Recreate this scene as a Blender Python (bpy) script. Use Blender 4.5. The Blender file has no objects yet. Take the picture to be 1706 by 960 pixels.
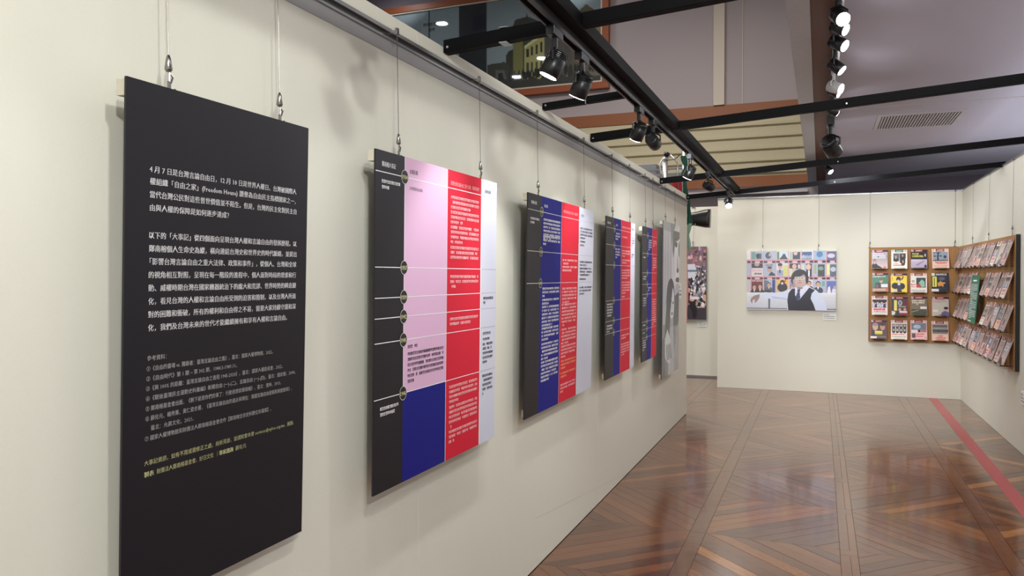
import bpy, bmesh, math, random
import numpy as np
from mathutils import Vector, Matrix, Euler
R = math.radians
random.seed(7); rng = np.random.default_rng(7)
SC = bpy.context.scene
COL = SC.collection

# ------------------------------------------------------------------ camera, world, light, exposure
H = 1.52
cam = bpy.data.cameras.new('camera'); cam.sensor_width = 36; cam.lens = 36 * 1290 / 1706; cam.clip_start = .05
camo = bpy.data.objects.new('camera', cam); COL.objects.link(camo)
camo.location = (0, 0, H); camo.rotation_euler = (R(90 - .89), 0, R(21.7)); SC.camera = camo
SC.view_settings.view_transform = 'Standard'; SC.view_settings.look = 'None'
SC.view_settings.exposure = 0.85; SC.view_settings.gamma = 1; SC.view_settings.use_curve_mapping = False
W = bpy.data.worlds.new('world'); SC.world = W; W.use_nodes = True
W.node_tree.nodes['Background'].inputs[0].default_value = (1.0, .985, .96, 1)
W.node_tree.nodes['Background'].inputs[1].default_value = .44


def area_light(name, loc, size, power, color=(1, .96, .9), rot=(0, 0, 0), sy=None):
    l = bpy.data.lights.new(name, 'AREA'); l.energy = power; l.color = color; l.size = size
    if sy: l.shape = 'RECTANGLE'; l.size_y = sy
    o = bpy.data.objects.new(name, l); o.location = loc; o.rotation_euler = rot; COL.objects.link(o); return o


area_light('hall_fill_light', (.3, -1.2, 2.9), 2.4, 18, (1, .97, .93), (R(8), 0, 0), 2.0)  # unseen area fill for the ambient light, no fixture
area_light('corridor_fill_light', (.75, 6.6, 3.06), .5, 24, (.95, .97, 1.0), (0, 0, 0), 6.5)  # long area fill over the corridor, without any fixture
area_light('void_fill_light', (-2.3, 9.0, 6.8), 3.0, 190, (1, .95, .90))  # unseen fill added to brighten the upper wall
area_light('ceiling_fill_uplight', (3.3, 6.0, 1.2), 2.6, 95, (.95, .96, 1.0), (R(180), 0, 0), 9.0)  # upward fill added to brighten the low ceiling, no real lamp
area_light('rear_gap_fill_light', (-2.9, 9.6, 3.4), 1.2, 26, (1, .99, .95))  # unseen area light added to brighten the wall behind the gap


# ------------------------------------------------------------------ helpers
def tag(o, label=None, cat=None, group=None, kind=None):
    if label: o['label'] = label
    if cat: o['category'] = cat
    if group: o['group'] = group
    if kind: o['kind'] = kind
    return o


def empty(name, loc, rot=(0, 0, 0)):
    o = bpy.data.objects.new(name, None); o.location = loc; o.rotation_euler = rot; o.empty_display_size = .05
    COL.objects.link(o); return o


def mesh_obj(name, me, mat=None, parent=None, loc=(0, 0, 0), rot=(0, 0, 0)):
    o = bpy.data.objects.new(name, me); COL.objects.link(o); o.location = loc; o.rotation_euler = rot
    if parent: o.parent = parent
    if mat and not me.materials: me.materials.append(mat)
    return o


class MB:
    def __init__(s): s.v = []; s.f = []
    def box(s, a, b, M=None):
        n = len(s.v); x0, y0, z0 = a; x1, y1, z1 = b
        p = [(x0, y0, z0), (x1, y0, z0), (x1, y1, z0), (x0, y1, z0), (x0, y0, z1), (x1, y0, z1), (x1, y1, z1), (x0, y1, z1)]
        if M is not None: p = [tuple(M @ Vector(q)) for q in p]
        s.v += p
        s.f += [tuple(n + i for i in q) for q in ((3, 2, 1, 0), (4, 5, 6, 7), (0, 1, 5, 4), (1, 2, 6, 5), (2, 3, 7, 6), (3, 0, 4, 7))]
        return s
    def quad(s, *p):
        n = len(s.v); s.v += [tuple(q) for q in p]; s.f.append(tuple(range(n, n + len(p)))); return s
    def tube(s, pts, r, n=8, cap=True):
        pts = [Vector(p) for p in pts]; rs = r if isinstance(r, (list, tuple)) else [r] * len(pts)
        base = len(s.v); prev = None
        for i, p in enumerate(pts):
            t = (pts[min(i + 1, len(pts) - 1)] - pts[max(i - 1, 0)]).normalized()
            a = t.orthogonal().normalized() if prev is None else (prev - t * prev.dot(t)).normalized()
            prev = a; b = t.cross(a)
            for k in range(n):
                q = 2 * math.pi * k / n; s.v.append(tuple(p + (a * math.cos(q) + b * math.sin(q)) * rs[i]))
        for i in range(len(pts) - 1):
            for k in range(n):
                a0 = base + i * n + k; a1 = base + i * n + (k + 1) % n
                s.f.append((a0, a1, a1 + n, a0 + n))
        if cap:
            s.f.append(tuple(base + k for k in range(n))[::-1]); e = base + (len(pts) - 1) * n
            s.f.append(tuple(e + k for k in range(n)))
        return s
    def prism(s, poly, h0, h1, f):     # poly 2D, f maps (a,b,h)->xyz
        n = len(s.v); m = len(poly)
        s.v += [tuple(f(a, b, h0)) for a, b in poly] + [tuple(f(a, b, h1)) for a, b in poly]
        s.f.append(tuple(range(n, n + m))[::-1]); s.f.append(tuple(range(n + m, n + 2 * m)))
        for k in range(m): s.f.append((n + k, n + (k + 1) % m, n + m + (k + 1) % m, n + m + k))
        return s
    def mesh(s, name, mat=None, smooth=False):
        me = bpy.data.meshes.new(name); me.from_pydata(s.v, [], s.f); me.validate()
        bm = bmesh.new(); bm.from_mesh(me); bmesh.ops.recalc_face_normals(bm, faces=bm.faces); bm.to_mesh(me); bm.free()
        if smooth: me.polygons.foreach_set('use_smooth', [True] * len(me.polygons))
        if mat: me.materials.append(mat)
        return me
    def build(s, name, mat, parent=None, smooth=False, loc=(0, 0, 0), rot=(0, 0, 0), bevel=0):
        o = mesh_obj(name, s.mesh(name, mat, smooth), None, parent, loc, rot)
        if bevel:
            m = o.modifiers.new('bevel', 'BEVEL'); m.width = bevel; m.segments = 2; m.limit_method = 'ANGLE'
        return o


# ------------------------------------------------------------------ materials
def lin(c):
    return tuple(((x / 255) / 12.92 if x / 255 < .04045 else ((x / 255 + .055) / 1.055) ** 2.4) for x in c)


def mat(name, rgb, rough=.5, metal=0, bump=0, scale=60, spec=.5, var=.0, emit=None, es=0, coat=0):
    m = bpy.data.materials.new(name); m.use_nodes = True; nt = m.node_tree; b = nt.nodes['Principled BSDF']
    c = lin(rgb) + (1,)
    b.inputs['Base Color'].default_value = c; b.inputs['Roughness'].default_value = rough
    b.inputs['Metallic'].default_value = metal; b.inputs['Specular IOR Level'].default_value = spec
    b.inputs['Coat Weight'].default_value = coat
    tc = nt.nodes.new('ShaderNodeTexCoord'); nz = nt.nodes.new('ShaderNodeTexNoise'); nz.inputs['Scale'].default_value = scale
    nz.inputs['Detail'].default_value = 4; nt.links.new(tc.outputs['Object'], nz.inputs['Vector'])
    mx = nt.nodes.new('ShaderNodeMix'); mx.data_type = 'RGBA'; mx.blend_type = 'MULTIPLY'; mx.inputs[0].default_value = 1
    rp = nt.nodes.new('ShaderNodeMapRange'); rp.inputs[3].default_value = 1 - var; rp.inputs[4].default_value = 1 + var
    nt.links.new(nz.outputs[0], rp.inputs[0]); mx.inputs[6].default_value = c
    nt.links.new(rp.outputs[0], mx.inputs[7]); nt.links.new(mx.outputs[2], b.inputs['Base Color'])
    if bump:
        bp = nt.nodes.new('ShaderNodeBump'); bp.inputs['Strength'].default_value = bump; bp.inputs['Distance'].default_value = .002
        nt.links.new(nz.outputs[0], bp.inputs['Height']); nt.links.new(bp.outputs[0], b.inputs['Normal'])
    if emit:
        b.inputs['Emission Color'].default_value = tuple(emit) + (1,); b.inputs['Emission Strength'].default_value = es
    return m


def print_mat(name, rough=.4, coat=0):
    m = bpy.data.materials.new(name); m.use_nodes = True; nt = m.node_tree; b = nt.nodes['Principled BSDF']
    a = nt.nodes.new('ShaderNodeVertexColor'); a.layer_name = 'ink'
    nt.links.new(a.outputs[0], b.inputs['Base Color']); b.inputs['Roughness'].default_value = rough
    b.inputs['Coat Weight'].default_value = coat; b.inputs['Coat Roughness'].default_value = .03
    return m


def wall_mat(name, rgb):
    m = mat(name, rgb, .85, 0, .25, 220, .2, .02); nt = m.node_tree; b = nt.nodes['Principled BSDF']
    # large soft wrinkles of the stretched wall cloth
    tc = nt.nodes.new('ShaderNodeTexCoord'); mp = nt.nodes.new('ShaderNodeMapping'); mp.inputs['Scale'].default_value = (1.3, 1.3, .35)
    n2 = nt.nodes.new('ShaderNodeTexNoise'); n2.inputs['Scale'].default_value = 2.2; n2.inputs['Detail'].default_value = 3
    b2 = nt.nodes.new('ShaderNodeBump'); b2.inputs['Strength'].default_value = .5; b2.inputs['Distance'].default_value = .02
    nt.links.new(tc.outputs['Object'], mp.inputs[0]); nt.links.new(mp.outputs[0], n2.inputs['Vector']); nt.links.new(n2.outputs[0], b2.inputs['Height'])
    old = b.inputs['Normal'].links[0].from_node; nt.links.new(old.outputs[0], b2.inputs['Normal']); nt.links.new(b2.outputs[0], b.inputs['Normal'])
    return m


M = dict(
    wall=wall_mat('wall_cloth', (217, 214, 200)), walledge=mat('wall_cap', (222, 206, 180), .7, 0, .1, 40, .3, .03),
    beam=mat('black_beam', (8, 8, 10), .65, 0, .1, 30, .12, .1), steel=mat('beam_screw', (170, 172, 175), .35, 1),
    track=mat('track_grey', (58, 56, 56), .38, .4, .05, 40), black=mat('lamp_black', (17, 17, 18), .35, 0, 0, 40),
    white=mat('lamp_white', (205, 206, 205), .4), lens=mat('lamp_lens', (255, 255, 255), .2, emit=(.93, .97, 1), es=30),
    lensdim=mat('lamp_lens_dim', (215, 218, 220), .15),
    alu=mat('aluminium', (176, 176, 178), .3, .9, .02, 50), rail=mat('rail_metal', (150, 149, 148), .35, .7), chrome=mat('chrome', (150, 146, 142), .22, 1), wire=mat('wire_steel', (120, 116, 110), .35, .8),
    backing=mat('panel_backing', (196, 188, 170), .7, 0, .1, 50), edge=mat('panel_edge', (28, 26, 28), .5), edgew=mat('panel_edge_white', (214, 212, 212), .5),
    charcoal=mat('print_charcoal', (25, 23, 29), .5, spec=.4), pink=mat('print_pink', (218, 176, 204), .6, spec=.25),
    red=mat('print_red', (206, 32, 54), .6, spec=.25), blue=mat('print_blue', (22, 25, 122), .6, spec=.25), pale=mat('print_pale', (203, 203, 216), .6, spec=.25),
    inkw=mat('ink_white', (238, 236, 236), .5), inkg=mat('ink_grey', (205, 203, 200), .5), inky=mat('ink_yellow', (224, 222, 164), .5),
    inkk=mat('ink_black', (52, 42, 58), .5), inkl=mat('ink_pinkish', (250, 196, 196), .5), inko=mat('ink_orange', (244, 168, 110), .5),
    inkd=mat('ink_thin_line', (170, 166, 180), .5), inkr=mat('ink_red', (196, 60, 80), .5), disc=mat('print_disc', (26, 24, 24), .42),
    label=mat('label_card', (235, 235, 232), .5), peg=None, clear=None,
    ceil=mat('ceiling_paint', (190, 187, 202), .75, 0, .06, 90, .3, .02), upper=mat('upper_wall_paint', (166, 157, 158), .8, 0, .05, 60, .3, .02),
    dark=mat('dark_mauve_shade', (112, 104, 114), .8), brown=mat('brown_board', (134, 80, 44), .5, 0, .05, 30, .4, .06), brownd=mat('brown_strip', (112, 76, 62), .6, 0, .1, 20, .4, .1),
    strip=mat('grey_board', (192, 192, 197), .6, 0, .05, 20, .4, .08), pil=mat('pilaster_paint', (196, 186, 172), .7), slat=mat('slat_beige', (188, 179, 150), .6, 0, .04, 30, .3, .04),
    frame=mat('picture_frame_wood', (140, 74, 42), .45, 0, .05, 20, .4, .1), mount=mat('picture_mount', (190, 184, 168), .6),
    vent=mat('vent_white', (190, 186, 190), .5), ventd=mat('vent_dark', (66, 62, 66), .7), tape=mat('red_tape', (168, 74, 78), .35, 0, .1, 60, .5, .12),
    gloss=mat('black_plastic', (22, 20, 18), .22, spec=.6), green=mat('green_cloth', (36, 78, 62), .75, 0, .5, 50, .2, .2), greenp=mat('green_pale_cloth', (128, 158, 138), .75, 0, .5, 50),
    redc=mat('red_cloth', (190, 34, 40), .7, 0, .3, 40), pinkc=mat('pink_cloth', (236, 130, 128), .6), greyp=mat('grey_sheet', (128, 128, 130), .5, .3),
    green_p=mat('poster_green', (30, 104, 78), .5), floorbase=mat('floor_base', (34, 22, 16), .8), skirt=mat('skirting_grey', (120, 118, 116), .6),
    paper=mat('magazine_paper', (206, 186, 176), .6), mred=mat('masthead_white', (244, 240, 236), .5), seam=mat('seam_thread', (200, 194, 178), .8),
)


def pegboard_mat():
    m = mat('pegboard_wood', (166, 124, 76), .65, 0, .05, 8, .3, .1); nt = m.node_tree; b = nt.nodes['Principled BSDF']
    src = b.inputs['Base Color'].links[0].from_socket
    tc = nt.nodes.new('ShaderNodeTexCoord'); sp = nt.nodes.new('ShaderNodeSeparateXYZ'); nt.links.new(tc.outputs['Object'], sp.inputs[0])
    tot = None
    for ax in ('X', 'Z'):
        d = nt.nodes.new('ShaderNodeMath'); d.operation = 'DIVIDE'; d.inputs[1].default_value = .025; nt.links.new(sp.outputs[ax], d.inputs[0])
        f = nt.nodes.new('ShaderNodeMath'); f.operation = 'FRACT'; nt.links.new(d.outputs[0], f.inputs[0])
        s = nt.nodes.new('ShaderNodeMath'); s.operation = 'SUBTRACT'; s.inputs[1].default_value = .5; nt.links.new(f.outputs[0], s.inputs[0])
        q = nt.nodes.new('ShaderNodeMath'); q.operation = 'POWER'; q.inputs[1].default_value = 2; a = nt.nodes.new('ShaderNodeMath'); a.operation = 'ABSOLUTE'
        nt.links.new(s.outputs[0], a.inputs[0]); nt.links.new(a.outputs[0], q.inputs[0])
        if tot is None: tot = q
        else:
            ad = nt.nodes.new('ShaderNodeMath'); ad.operation = 'ADD'; nt.links.new(tot.outputs[0], ad.inputs[0]); nt.links.new(q.outputs[0], ad.inputs[1]); tot = ad
    lt = nt.nodes.new('ShaderNodeMath'); lt.operation = 'LESS_THAN'; lt.inputs[1].default_value = .016; nt.links.new(tot.outputs[0], lt.inputs[0])
    mx = nt.nodes.new('ShaderNodeMix'); mx.data_type = 'RGBA'; nt.links.new(lt.outputs[0], mx.inputs[0]); nt.links.new(src, mx.inputs[6])
    mx.inputs[7].default_value = lin((92, 62, 34)) + (1,); nt.links.new(mx.outputs[2], b.inputs['Base Color'])
    return m


def clear_mat(name, tint=(1, 1, 1), ior=1.35):
    m = bpy.data.materials.new(name); m.use_nodes = True; nt = m.node_tree; nt.nodes.clear()
    o = nt.nodes.new('ShaderNodeOutputMaterial'); t = nt.nodes.new('ShaderNodeBsdfTransparent'); g = nt.nodes.new('ShaderNodeBsdfGlossy')
    t.inputs[0].default_value = tint + (1,); g.inputs['Roughness'].default_value = .03
    f = nt.nodes.new('ShaderNodeFresnel'); f.inputs[0].default_value = ior; mx = nt.nodes.new('ShaderNodeMixShader')
    nt.links.new(f.outputs[0], mx.inputs[0]); nt.links.new(t.outputs[0], mx.inputs[1]); nt.links.new(g.outputs[0], mx.inputs[2]); nt.links.new(mx.outputs[0], o.inputs[0])
    return m


M['peg'] = pegboard_mat(); M['clear'] = clear_mat('clear_acrylic', (.86, .84, .82)); M['glass'] = clear_mat('picture_glass', (.93, .94, .95), 1.5)
M['photo'] = print_mat('photo_print', .35); M['cover'] = print_mat('cover_print', .38); M['photodull'] = print_mat('photo_behind_glass', .6)


def floor_mat():
    m = bpy.data.materials.new('parquet_wood'); m.use_nodes = True; nt = m.node_tree; b = nt.nodes['Principled BSDF']; N = nt.nodes.new; L = nt.links.new
    at = N('ShaderNodeAttribute'); at.attribute_name = 'tone'
    rp = N('ShaderNodeValToRGB'); cr = rp.color_ramp
    cr.elements[0].position = 0; cr.elements[0].color = lin((76, 42, 27)) + (1,); cr.elements[1].position = 1; cr.elements[1].color = lin((164, 112, 64)) + (1,)
    for p, c in ((.22, (84, 44, 28)), (.5, (106, 61, 34)), (.8, (130, 76, 38)), (.93, (142, 86, 44))):
        e = cr.elements.new(p); e.color = lin(c) + (1,)
    L(at.outputs['Fac'], rp.inputs[0])
    uv = N('ShaderNodeUVMap'); uv.uv_map = 'UVMap'; mp = N('ShaderNodeMapping'); mp.inputs['Scale'].default_value = (3, 60, 1); L(uv.outputs[0], mp.inputs[0])
    nz = N('ShaderNodeTexNoise'); nz.inputs['Scale'].default_value = 1.6; nz.inputs['Detail'].default_value = 6; nz.inputs['Distortion'].default_value = .6; L(mp.outputs[0], nz.inputs['Vector'])
    mr = N('ShaderNodeMapRange'); mr.inputs[1].default_value = .3; mr.inputs[2].default_value = .7; mr.inputs[3].default_value = .8; mr.inputs[4].default_value = 1.16; L(nz.outputs[0], mr.inputs[0])
    mx = N('ShaderNodeMix'); mx.data_type = 'RGBA'; mx.blend_type = 'MULTIPLY'; mx.inputs[0].default_value = 1; L(rp.outputs[0], mx.inputs[6]); L(mr.outputs[0], mx.inputs[7])
    L(mx.outputs[2], b.inputs['Base Color'])
    g = N('ShaderNodeNewGeometry'); n2 = N('ShaderNodeTexNoise'); n2.inputs['Scale'].default_value = 9; n2.inputs['Detail'].default_value = 2; L(g.outputs['Position'], n2.inputs['Vector'])
    b1 = N('ShaderNodeBump'); b1.inputs['Strength'].default_value = .16; b1.inputs['Distance'].default_value = .004; L(n2.outputs[0], b1.inputs['Height'])
    b2 = N('ShaderNodeBump'); b2.inputs['Strength'].default_value = .10; b2.inputs['Distance'].default_value = .001; L(nz.outputs[0], b2.inputs['Height']); L(b1.outputs[0], b2.inputs['Normal']); L(b2.outputs[0], b.inputs['Normal'])
    b.inputs['Roughness'].default_value = .2; b.inputs['Specular IOR Level'].default_value = .55
    b.inputs['Coat Weight'].default_value = .5; b.inputs['Coat Roughness'].default_value = .09; L(b1.outputs[0], b.inputs['Coat Normal'])
    return m


M['floor'] = floor_mat()

# ------------------------------------------------------------------ dimensions of the place
XL, XR, YF = -1.365, 1.61, 10.85
ZL, ZR, ZC = 2.41, 2.575, 3.1
YU = 14.0


def struct(name, mb, m, label=None, bevel=0, parent=None):
    o = mb.build(name, m, parent, bevel=bevel)
    if not parent: o['kind'] = 'structure'
    if label: o['label'] = label
    return o


# ------------------------------------------------------------------ setting: walls
wl = struct('wall_left', MB().box((XL - .10, -2.5, 0.0), (XL - .006, 8.62, ZL - .004)), M['walledge'], 'long cream display wall on the left, hung with timeline boards')
ys = [-2.5, .05, 2.5, 4.95, 7.5, 8.38, 8.62]
for a, b in zip(ys, ys[1:]):
    MB().box((XL - .0055, a + .0006, .004), (XL, b - .0006, ZL)).build('wall_panel', M['wall'], wl, bevel=.0012)
MB().box((XL - .102, 8.6205, 0), (XL + .001, 8.63, ZL + .002)).build('end_cap', M['wall'], wl)
MB().box((XL, 2.186, .733), (XL + .0012, 2.4, .7355)).quad((XL + .0012, 3.75, .262), (XL + .0012, 5.88, .003), (XL + .0012, 5.88, .0055), (XL + .0012, 3.75, .265)).build('cloth_seam', M['seam'], wl)
wb = struct('wall_back', MB().box((-1.30, YF, 0), (XR + .1, YF + .09, 2.575)), M['wall'], 'cream display wall closing the corridor', .002)
MB().box((-1.30, YF - .012, 2.562), (XR, YF - .001, 2.577)).build('rail_strip', M['alu'], wb)
wr = struct('wall_right', MB().box((XR, 3.0, 0), (XR + .09, YF + .09, ZR)), M['wall'], 'cream display wall on the right', .002)
MB().box((XR - .012, 3.0, ZR - .012), (XR - .001, YF - .02, ZR + .002)).build('rail_strip', M['alu'], wr)
wg = struct('wall_rear', MB().box((-4.2, 11.85, 0), (-1.0, 11.94, 2.555)), M['wall'], 'further cream wall seen through the gap', .002)
struct('baseboard_rear', MB().box((-4.2, 11.83, 0), (-1.31, 11.85, .025)), M['skirt'])
struct('wall_upper', MB().box((-12, YU, 0), (-.05, YU + .1, 7.4)), M['upper'], 'grey upper wall beyond the display walls')
struct('wall_end', MB().box((-.049, YU, 0), (6, YU + .1, 3.4)), M['dark'], 'shaded wall under the low ceiling')  # dark wall colour carries the shade below the low ceiling
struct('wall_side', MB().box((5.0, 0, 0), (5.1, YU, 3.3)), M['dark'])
struct('wall_hall', MB().box((-12.1, 0, 0), (-12, YU, 7.4)), M['upper'])
ce = struct('ceiling', MB().box((.075, -2.5, ZC), (5.1, YU, ZC + .1)), M['ceil'], 'low mauve grey ceiling over the corridor')
MB().box((.085, 8.0, ZC - .004), (5.0, 8.03, ZC)).build('ceiling_joint', M['vent'], ce)
cv = struct('ceiling_hall', MB().box((-12, -2.5, 7.3), (.2, YU, 7.4)), M['upper'], 'high ceiling over the open hall')
struct('trim_1', MB().box((-.195, -2.5, ZC), (-.065, YU - .01, ZC + .3)), M['strip'], 'grey board along the ceiling edge')
struct('trim_2', MB().box((-.064, -2.5, ZC + .012), (.074, YU - .01, ZC + .3)), M['brownd'], 'brown board carrying the lamp track')
struct('wall_bulkhead', MB().box((-.19, -2.5, ZC + .31), (.19, YU - .01, 7.3)), M['upper'])
struct('trim_3', MB().box((-6.0, YU - .06, 4.285), (-.2, YU - .001, 4.50)), M['brown'], 'rust brown band across the upper wall')
struct('trim_4', MB().box((-6.0, YU - .06, 3.06), (-.2, YU - .001, 3.24)), M['brown'], 'lower rust brown band')
struct('trim_5', MB().box((-1.75, YU - .10, 4.50), (-1.565, YU - .001, 7.3)), M['pil'], 'pale pilaster on the upper wall')
struct('trim_6', MB().box((-1.275, YU - .015, 4.50), (-1.262, YU - .001, 7.3)), M['pil'])
cl = struct('wall_cladding', MB().box((-6.0, YU - .03, 3.24), (-.2, YU - .001, 4.285)), M['slat'], 'beige horizontal cladding between two brown bands')
for i in range(5):
    z = 3.27 + i * .205
    mb = MB()
    mb.prism([(0, z), (-.05, z + .02), (-.05, z + .05), (-.018, z + .07), (-.018, z + .185), (0, z + .197)], -5.99, -.21, lambda a, b, h: (h, YU - .03 + a, b))
    mb.build('slat', M['slat'], cl)
MB().box((-6.0, YU - .25, 2.92), (-.2, YU - .001, 2.97)).build('trim_7', M['vent'])['kind'] = 'structure'
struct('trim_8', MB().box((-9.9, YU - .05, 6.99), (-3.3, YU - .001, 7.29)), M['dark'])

# ------------------------------------------------------------------ floor with 45 degree parquet
fl = struct('floor', MB().box((-12, -3, -.08), (5.1, YU, -.011)), M['floorbase'], 'glossy brown parquet floor')


def clip(poly, nx, ny, d):      # keep nx*x+ny*y <= d
    out = []
    for i in range(len(poly)):
        p, q = poly[i], poly[(i + 1) % len(poly)]
        a = nx * p[0] + ny * p[1] - d; b = nx * q[0] + ny * q[1] - d
        if a <= 0: out.append(p)
        if (a < 0 < b) or (b < 0 < a):
            t = a / (a - b); out.append((p[0] + (q[0] - p[0]) * t, p[1] + (q[1] - p[1]) * t))
    return out


def rectp(x0, y0, x1, y1): return [(x0, y0), (x1, y0), (x1, y1), (x0, y1)]


planks = []      # (poly, dir, tone)
bands = [(-3.15, -3.06), (-2.34, -2.25), (-1.525, -1.435), (-.71, -.62), (.11, .20), (.91, 1.0), (1.72, 1.81), (2.53, 2.62)]
TY = .8155
rows = [4.65 + TY * k for k in range(-8, 10)]


def tone():
    r = random.random()
    return random.uniform(.1, .32) if r < .22 else (random.uniform(.34, .62) if r < .86 else (random.uniform(.66, .84) if r < .985 else .97))


G = .0009
for (b0, b1), (c0, c1) in zip(bands, bands[1:]):
    for j, y0 in enumerate(rows):
        y1 = y0 + TY; s = -1 if (bands.index((b0, b1)) + j) % 2 == 0 else 1
        w = .118; off = random.uniform(0, w)
        k0 = int(math.floor(((y0 - s * c1) if s > 0 else (y0 + b1)) / w)) - 1
        for k in range(k0, k0 + 18):
            lo = k * w + off; hi = lo + w      # strip lo <= y - s*x <= hi
            poly = rectp(b1 + G, y0 + G, c0 - G, y1 - G)
            poly = clip(poly, -s, 1, hi - G * 1.4); poly = clip(poly, s, -1, -(lo + G * 1.4)) if len(poly) > 2 else []
            if len(poly) < 3: continue
            cx = sum(p[0] for p in poly) / len(poly)
            planks.append((poly, (1, s), tone()))
for i, (b0, b1) in enumerate(bands):
    for j, y0 in enumerate(rows):
        y1 = y0 + TY
        planks.append((rectp(b0 + G, y1 - .088, b1 - G, y1 - G), (1, 0), random.choice([.05, .3, .5])))
        t = random.uniform(.25, .55)
        if i == 4:
            planks.append((rectp(b0 + G, y0 + G, b0 + .05, y1 - .0895), (0, 1), t)); planks.append((rectp(b0 + .0515, y0 + G, b1 - G, y1 - .0895), (0, 1), t + .1))
        else: planks.append((rectp(b0 + G, y0 + G, b1 - G, y1 - .0895), (0, 1), t))


def limit(poly):
    poly = clip(poly, 1, 0, XR - .001)
    return clip(poly, 0, 1, 11.848) if len(poly) > 2 else []


def split_zone(poly):      # corridor, the opening behind the left wall and the ground behind that wall
    out = []
    a = clip(clip(poly, -1, 0, -(XL + .001)) or [], 0, 1, YF - .001) if len(clip(poly, -1, 0, -(XL + .001))) > 2 else []
    if len(a) > 2: out.append(a)
    b = clip(poly, 1, 0, XL + .001)
    b = clip(b, 0, -1, -8.64) if len(b) > 2 else []
    if len(b) > 2: out.append(b)
    c = clip(poly, 0, -1, -(YF + .001)); c = clip(c, 1, 0, -1.301) if len(c) > 2 else []; c = clip(c, -1, 0, -(XL + .001)) if len(c) > 2 else []
    if len(c) > 2: out.append(c)
    return out


def plank_mesh(name, items):
    v = []; f = []; tn = []; uvs = []
    for poly, d, t in items:
        n = len(v); m = len(poly); dz = random.uniform(-.0004, .0002)
        v += [(x, y, dz) for x, y in poly] + [(x, y, -.0105) for x, y in poly]
        f.append(tuple(range(n, n + m)))
        for k in range(m): f.append((n + (k + 1) % m, n + k, n + m + k, n + m + (k + 1) % m))
        dl = math.hypot(*d); dx, dy = d[0] / dl, d[1] / dl; ou, ov = random.random() * 9, random.random() * 9
        P = [(x * dx + y * dy + ou, -x * dy + y * dx + ov) for x, y in poly]
        tn += [t] * (m + 1); uvs += P
        for k in range(m): uvs += [P[(k + 1) % m], P[k], P[k], P[(k + 1) % m]]
    me = bpy.data.meshes.new(name); me.from_pydata(v, [], f)
    a = me.attributes.new('tone', 'FLOAT', 'FACE'); a.data.foreach_set('value', tn)
    u = me.uv_layers.new(name='UVMap'); u.data.foreach_set('uv', [c for p in uvs for c in p])
    me.materials.append(M['floor']); return me


items = []
for poly, d, t in planks:
    poly = limit(poly)
    if len(poly) < 3: continue
    for q in split_zone(poly):
        ar = abs(sum(q[i][0] * q[(i + 1) % len(q)][1] - q[(i + 1) % len(q)][0] * q[i][1] for i in range(len(q)))) / 2
        if ar < .00002: continue
        # counter-clockwise
        sa = sum(q[i][0] * q[(i + 1) % len(q)][1] - q[(i + 1) % len(q)][0] * q[i][1] for i in range(len(q)))
        items.append((q if sa > 0 else q[::-1], d, t, ar))
th = R(21.7)


def in_view(q):
    x = sum(p[0] for p in q) / len(q); y = sum(p[1] for p in q) / len(q)
    z = -x * math.sin(th) + y * math.cos(th); r = x * math.cos(th) + y * math.sin(th)
    return z > 1 and 1290 * H / z < 497 and abs(1290 * r / z) < 850 and x > XL and y < YF


view = [i for i in items if in_view(i[0])]
view.sort(key=lambda i: -i[3] / (sum(p[1] for p in i[0]) / len(i[0])) ** 3)
single = view[:295]; ids = set(id(s) for s in single)
for q, d, t, ar in single: mesh_obj('floor_plank', plank_mesh('floor_plank', [(q, d, t)]), None, fl)
o = mesh_obj('parquet_planks', plank_mesh('parquet_planks', [(q, d, t) for q, d, t, ar in [i for i in items if id(i) not in ids]]), None, fl); o['kind'] = 'stuff'
o = MB().quad((1.256, 10.845, .0006), (1.165, 3.0, .0006), (1.262, 3.0, .0006), (1.36, 10.845, .0006)).build('floor_tape', M['tape']); tag(o, 'long strip of red tape stuck along the floor by the right wall', 'tape')

# ------------------------------------------------------------------ trims on the left wall: hanging rail
rail = empty('picture_rail', (XL, 3.0, 2.33)); tag(rail, 'aluminium picture hanging rail along the top of the left wall', 'rail')
MB().box((.0, -5.4, .012), (.014, 5.61, .024)).box((.0, -5.4, -.012), (.010, 5.61, -.004)).build('rail_channel', M['rail'], rail)
MB().box((0, -5.4, -.004), (.003, 5.61, .012)).build('rail_groove', M['track'], rail)  # dark metal puts the groove's shadow line into the colour
MB().box((.0, -5.4, -.055), (.003, 5.61, -.012)).build('rail_shadow_band', mat('rail_shadow_grey', (158, 156, 156), .5, .2), rail)  # grey strip stands for the shadow band under the rail


def beam(name, y, x0, x1, zt, label, d=.045, h=.05, slope=.067):
    r = empty(name, (x0, y, zt - h)); tag(r, label, 'beam')
    L = x1 - x0; mb = MB(); s = slope
    mb.prism([(0, 0), (d, 0), (d, h), (0, h)], 0, L, lambda a, b, q: (q, a, b + q * s))
    mb.build('beam_bar', M['beam'], r, bevel=.002)
    for q in (.02, L * .5):
        MB().tube([(q, -.001, .018 + q * s), (q, -.006, .018 + q * s)], .005, 8).build('screw', M['steel'], r)
    return r


def bz(x): return 2.436 + .067 * (x - XL)


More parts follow.
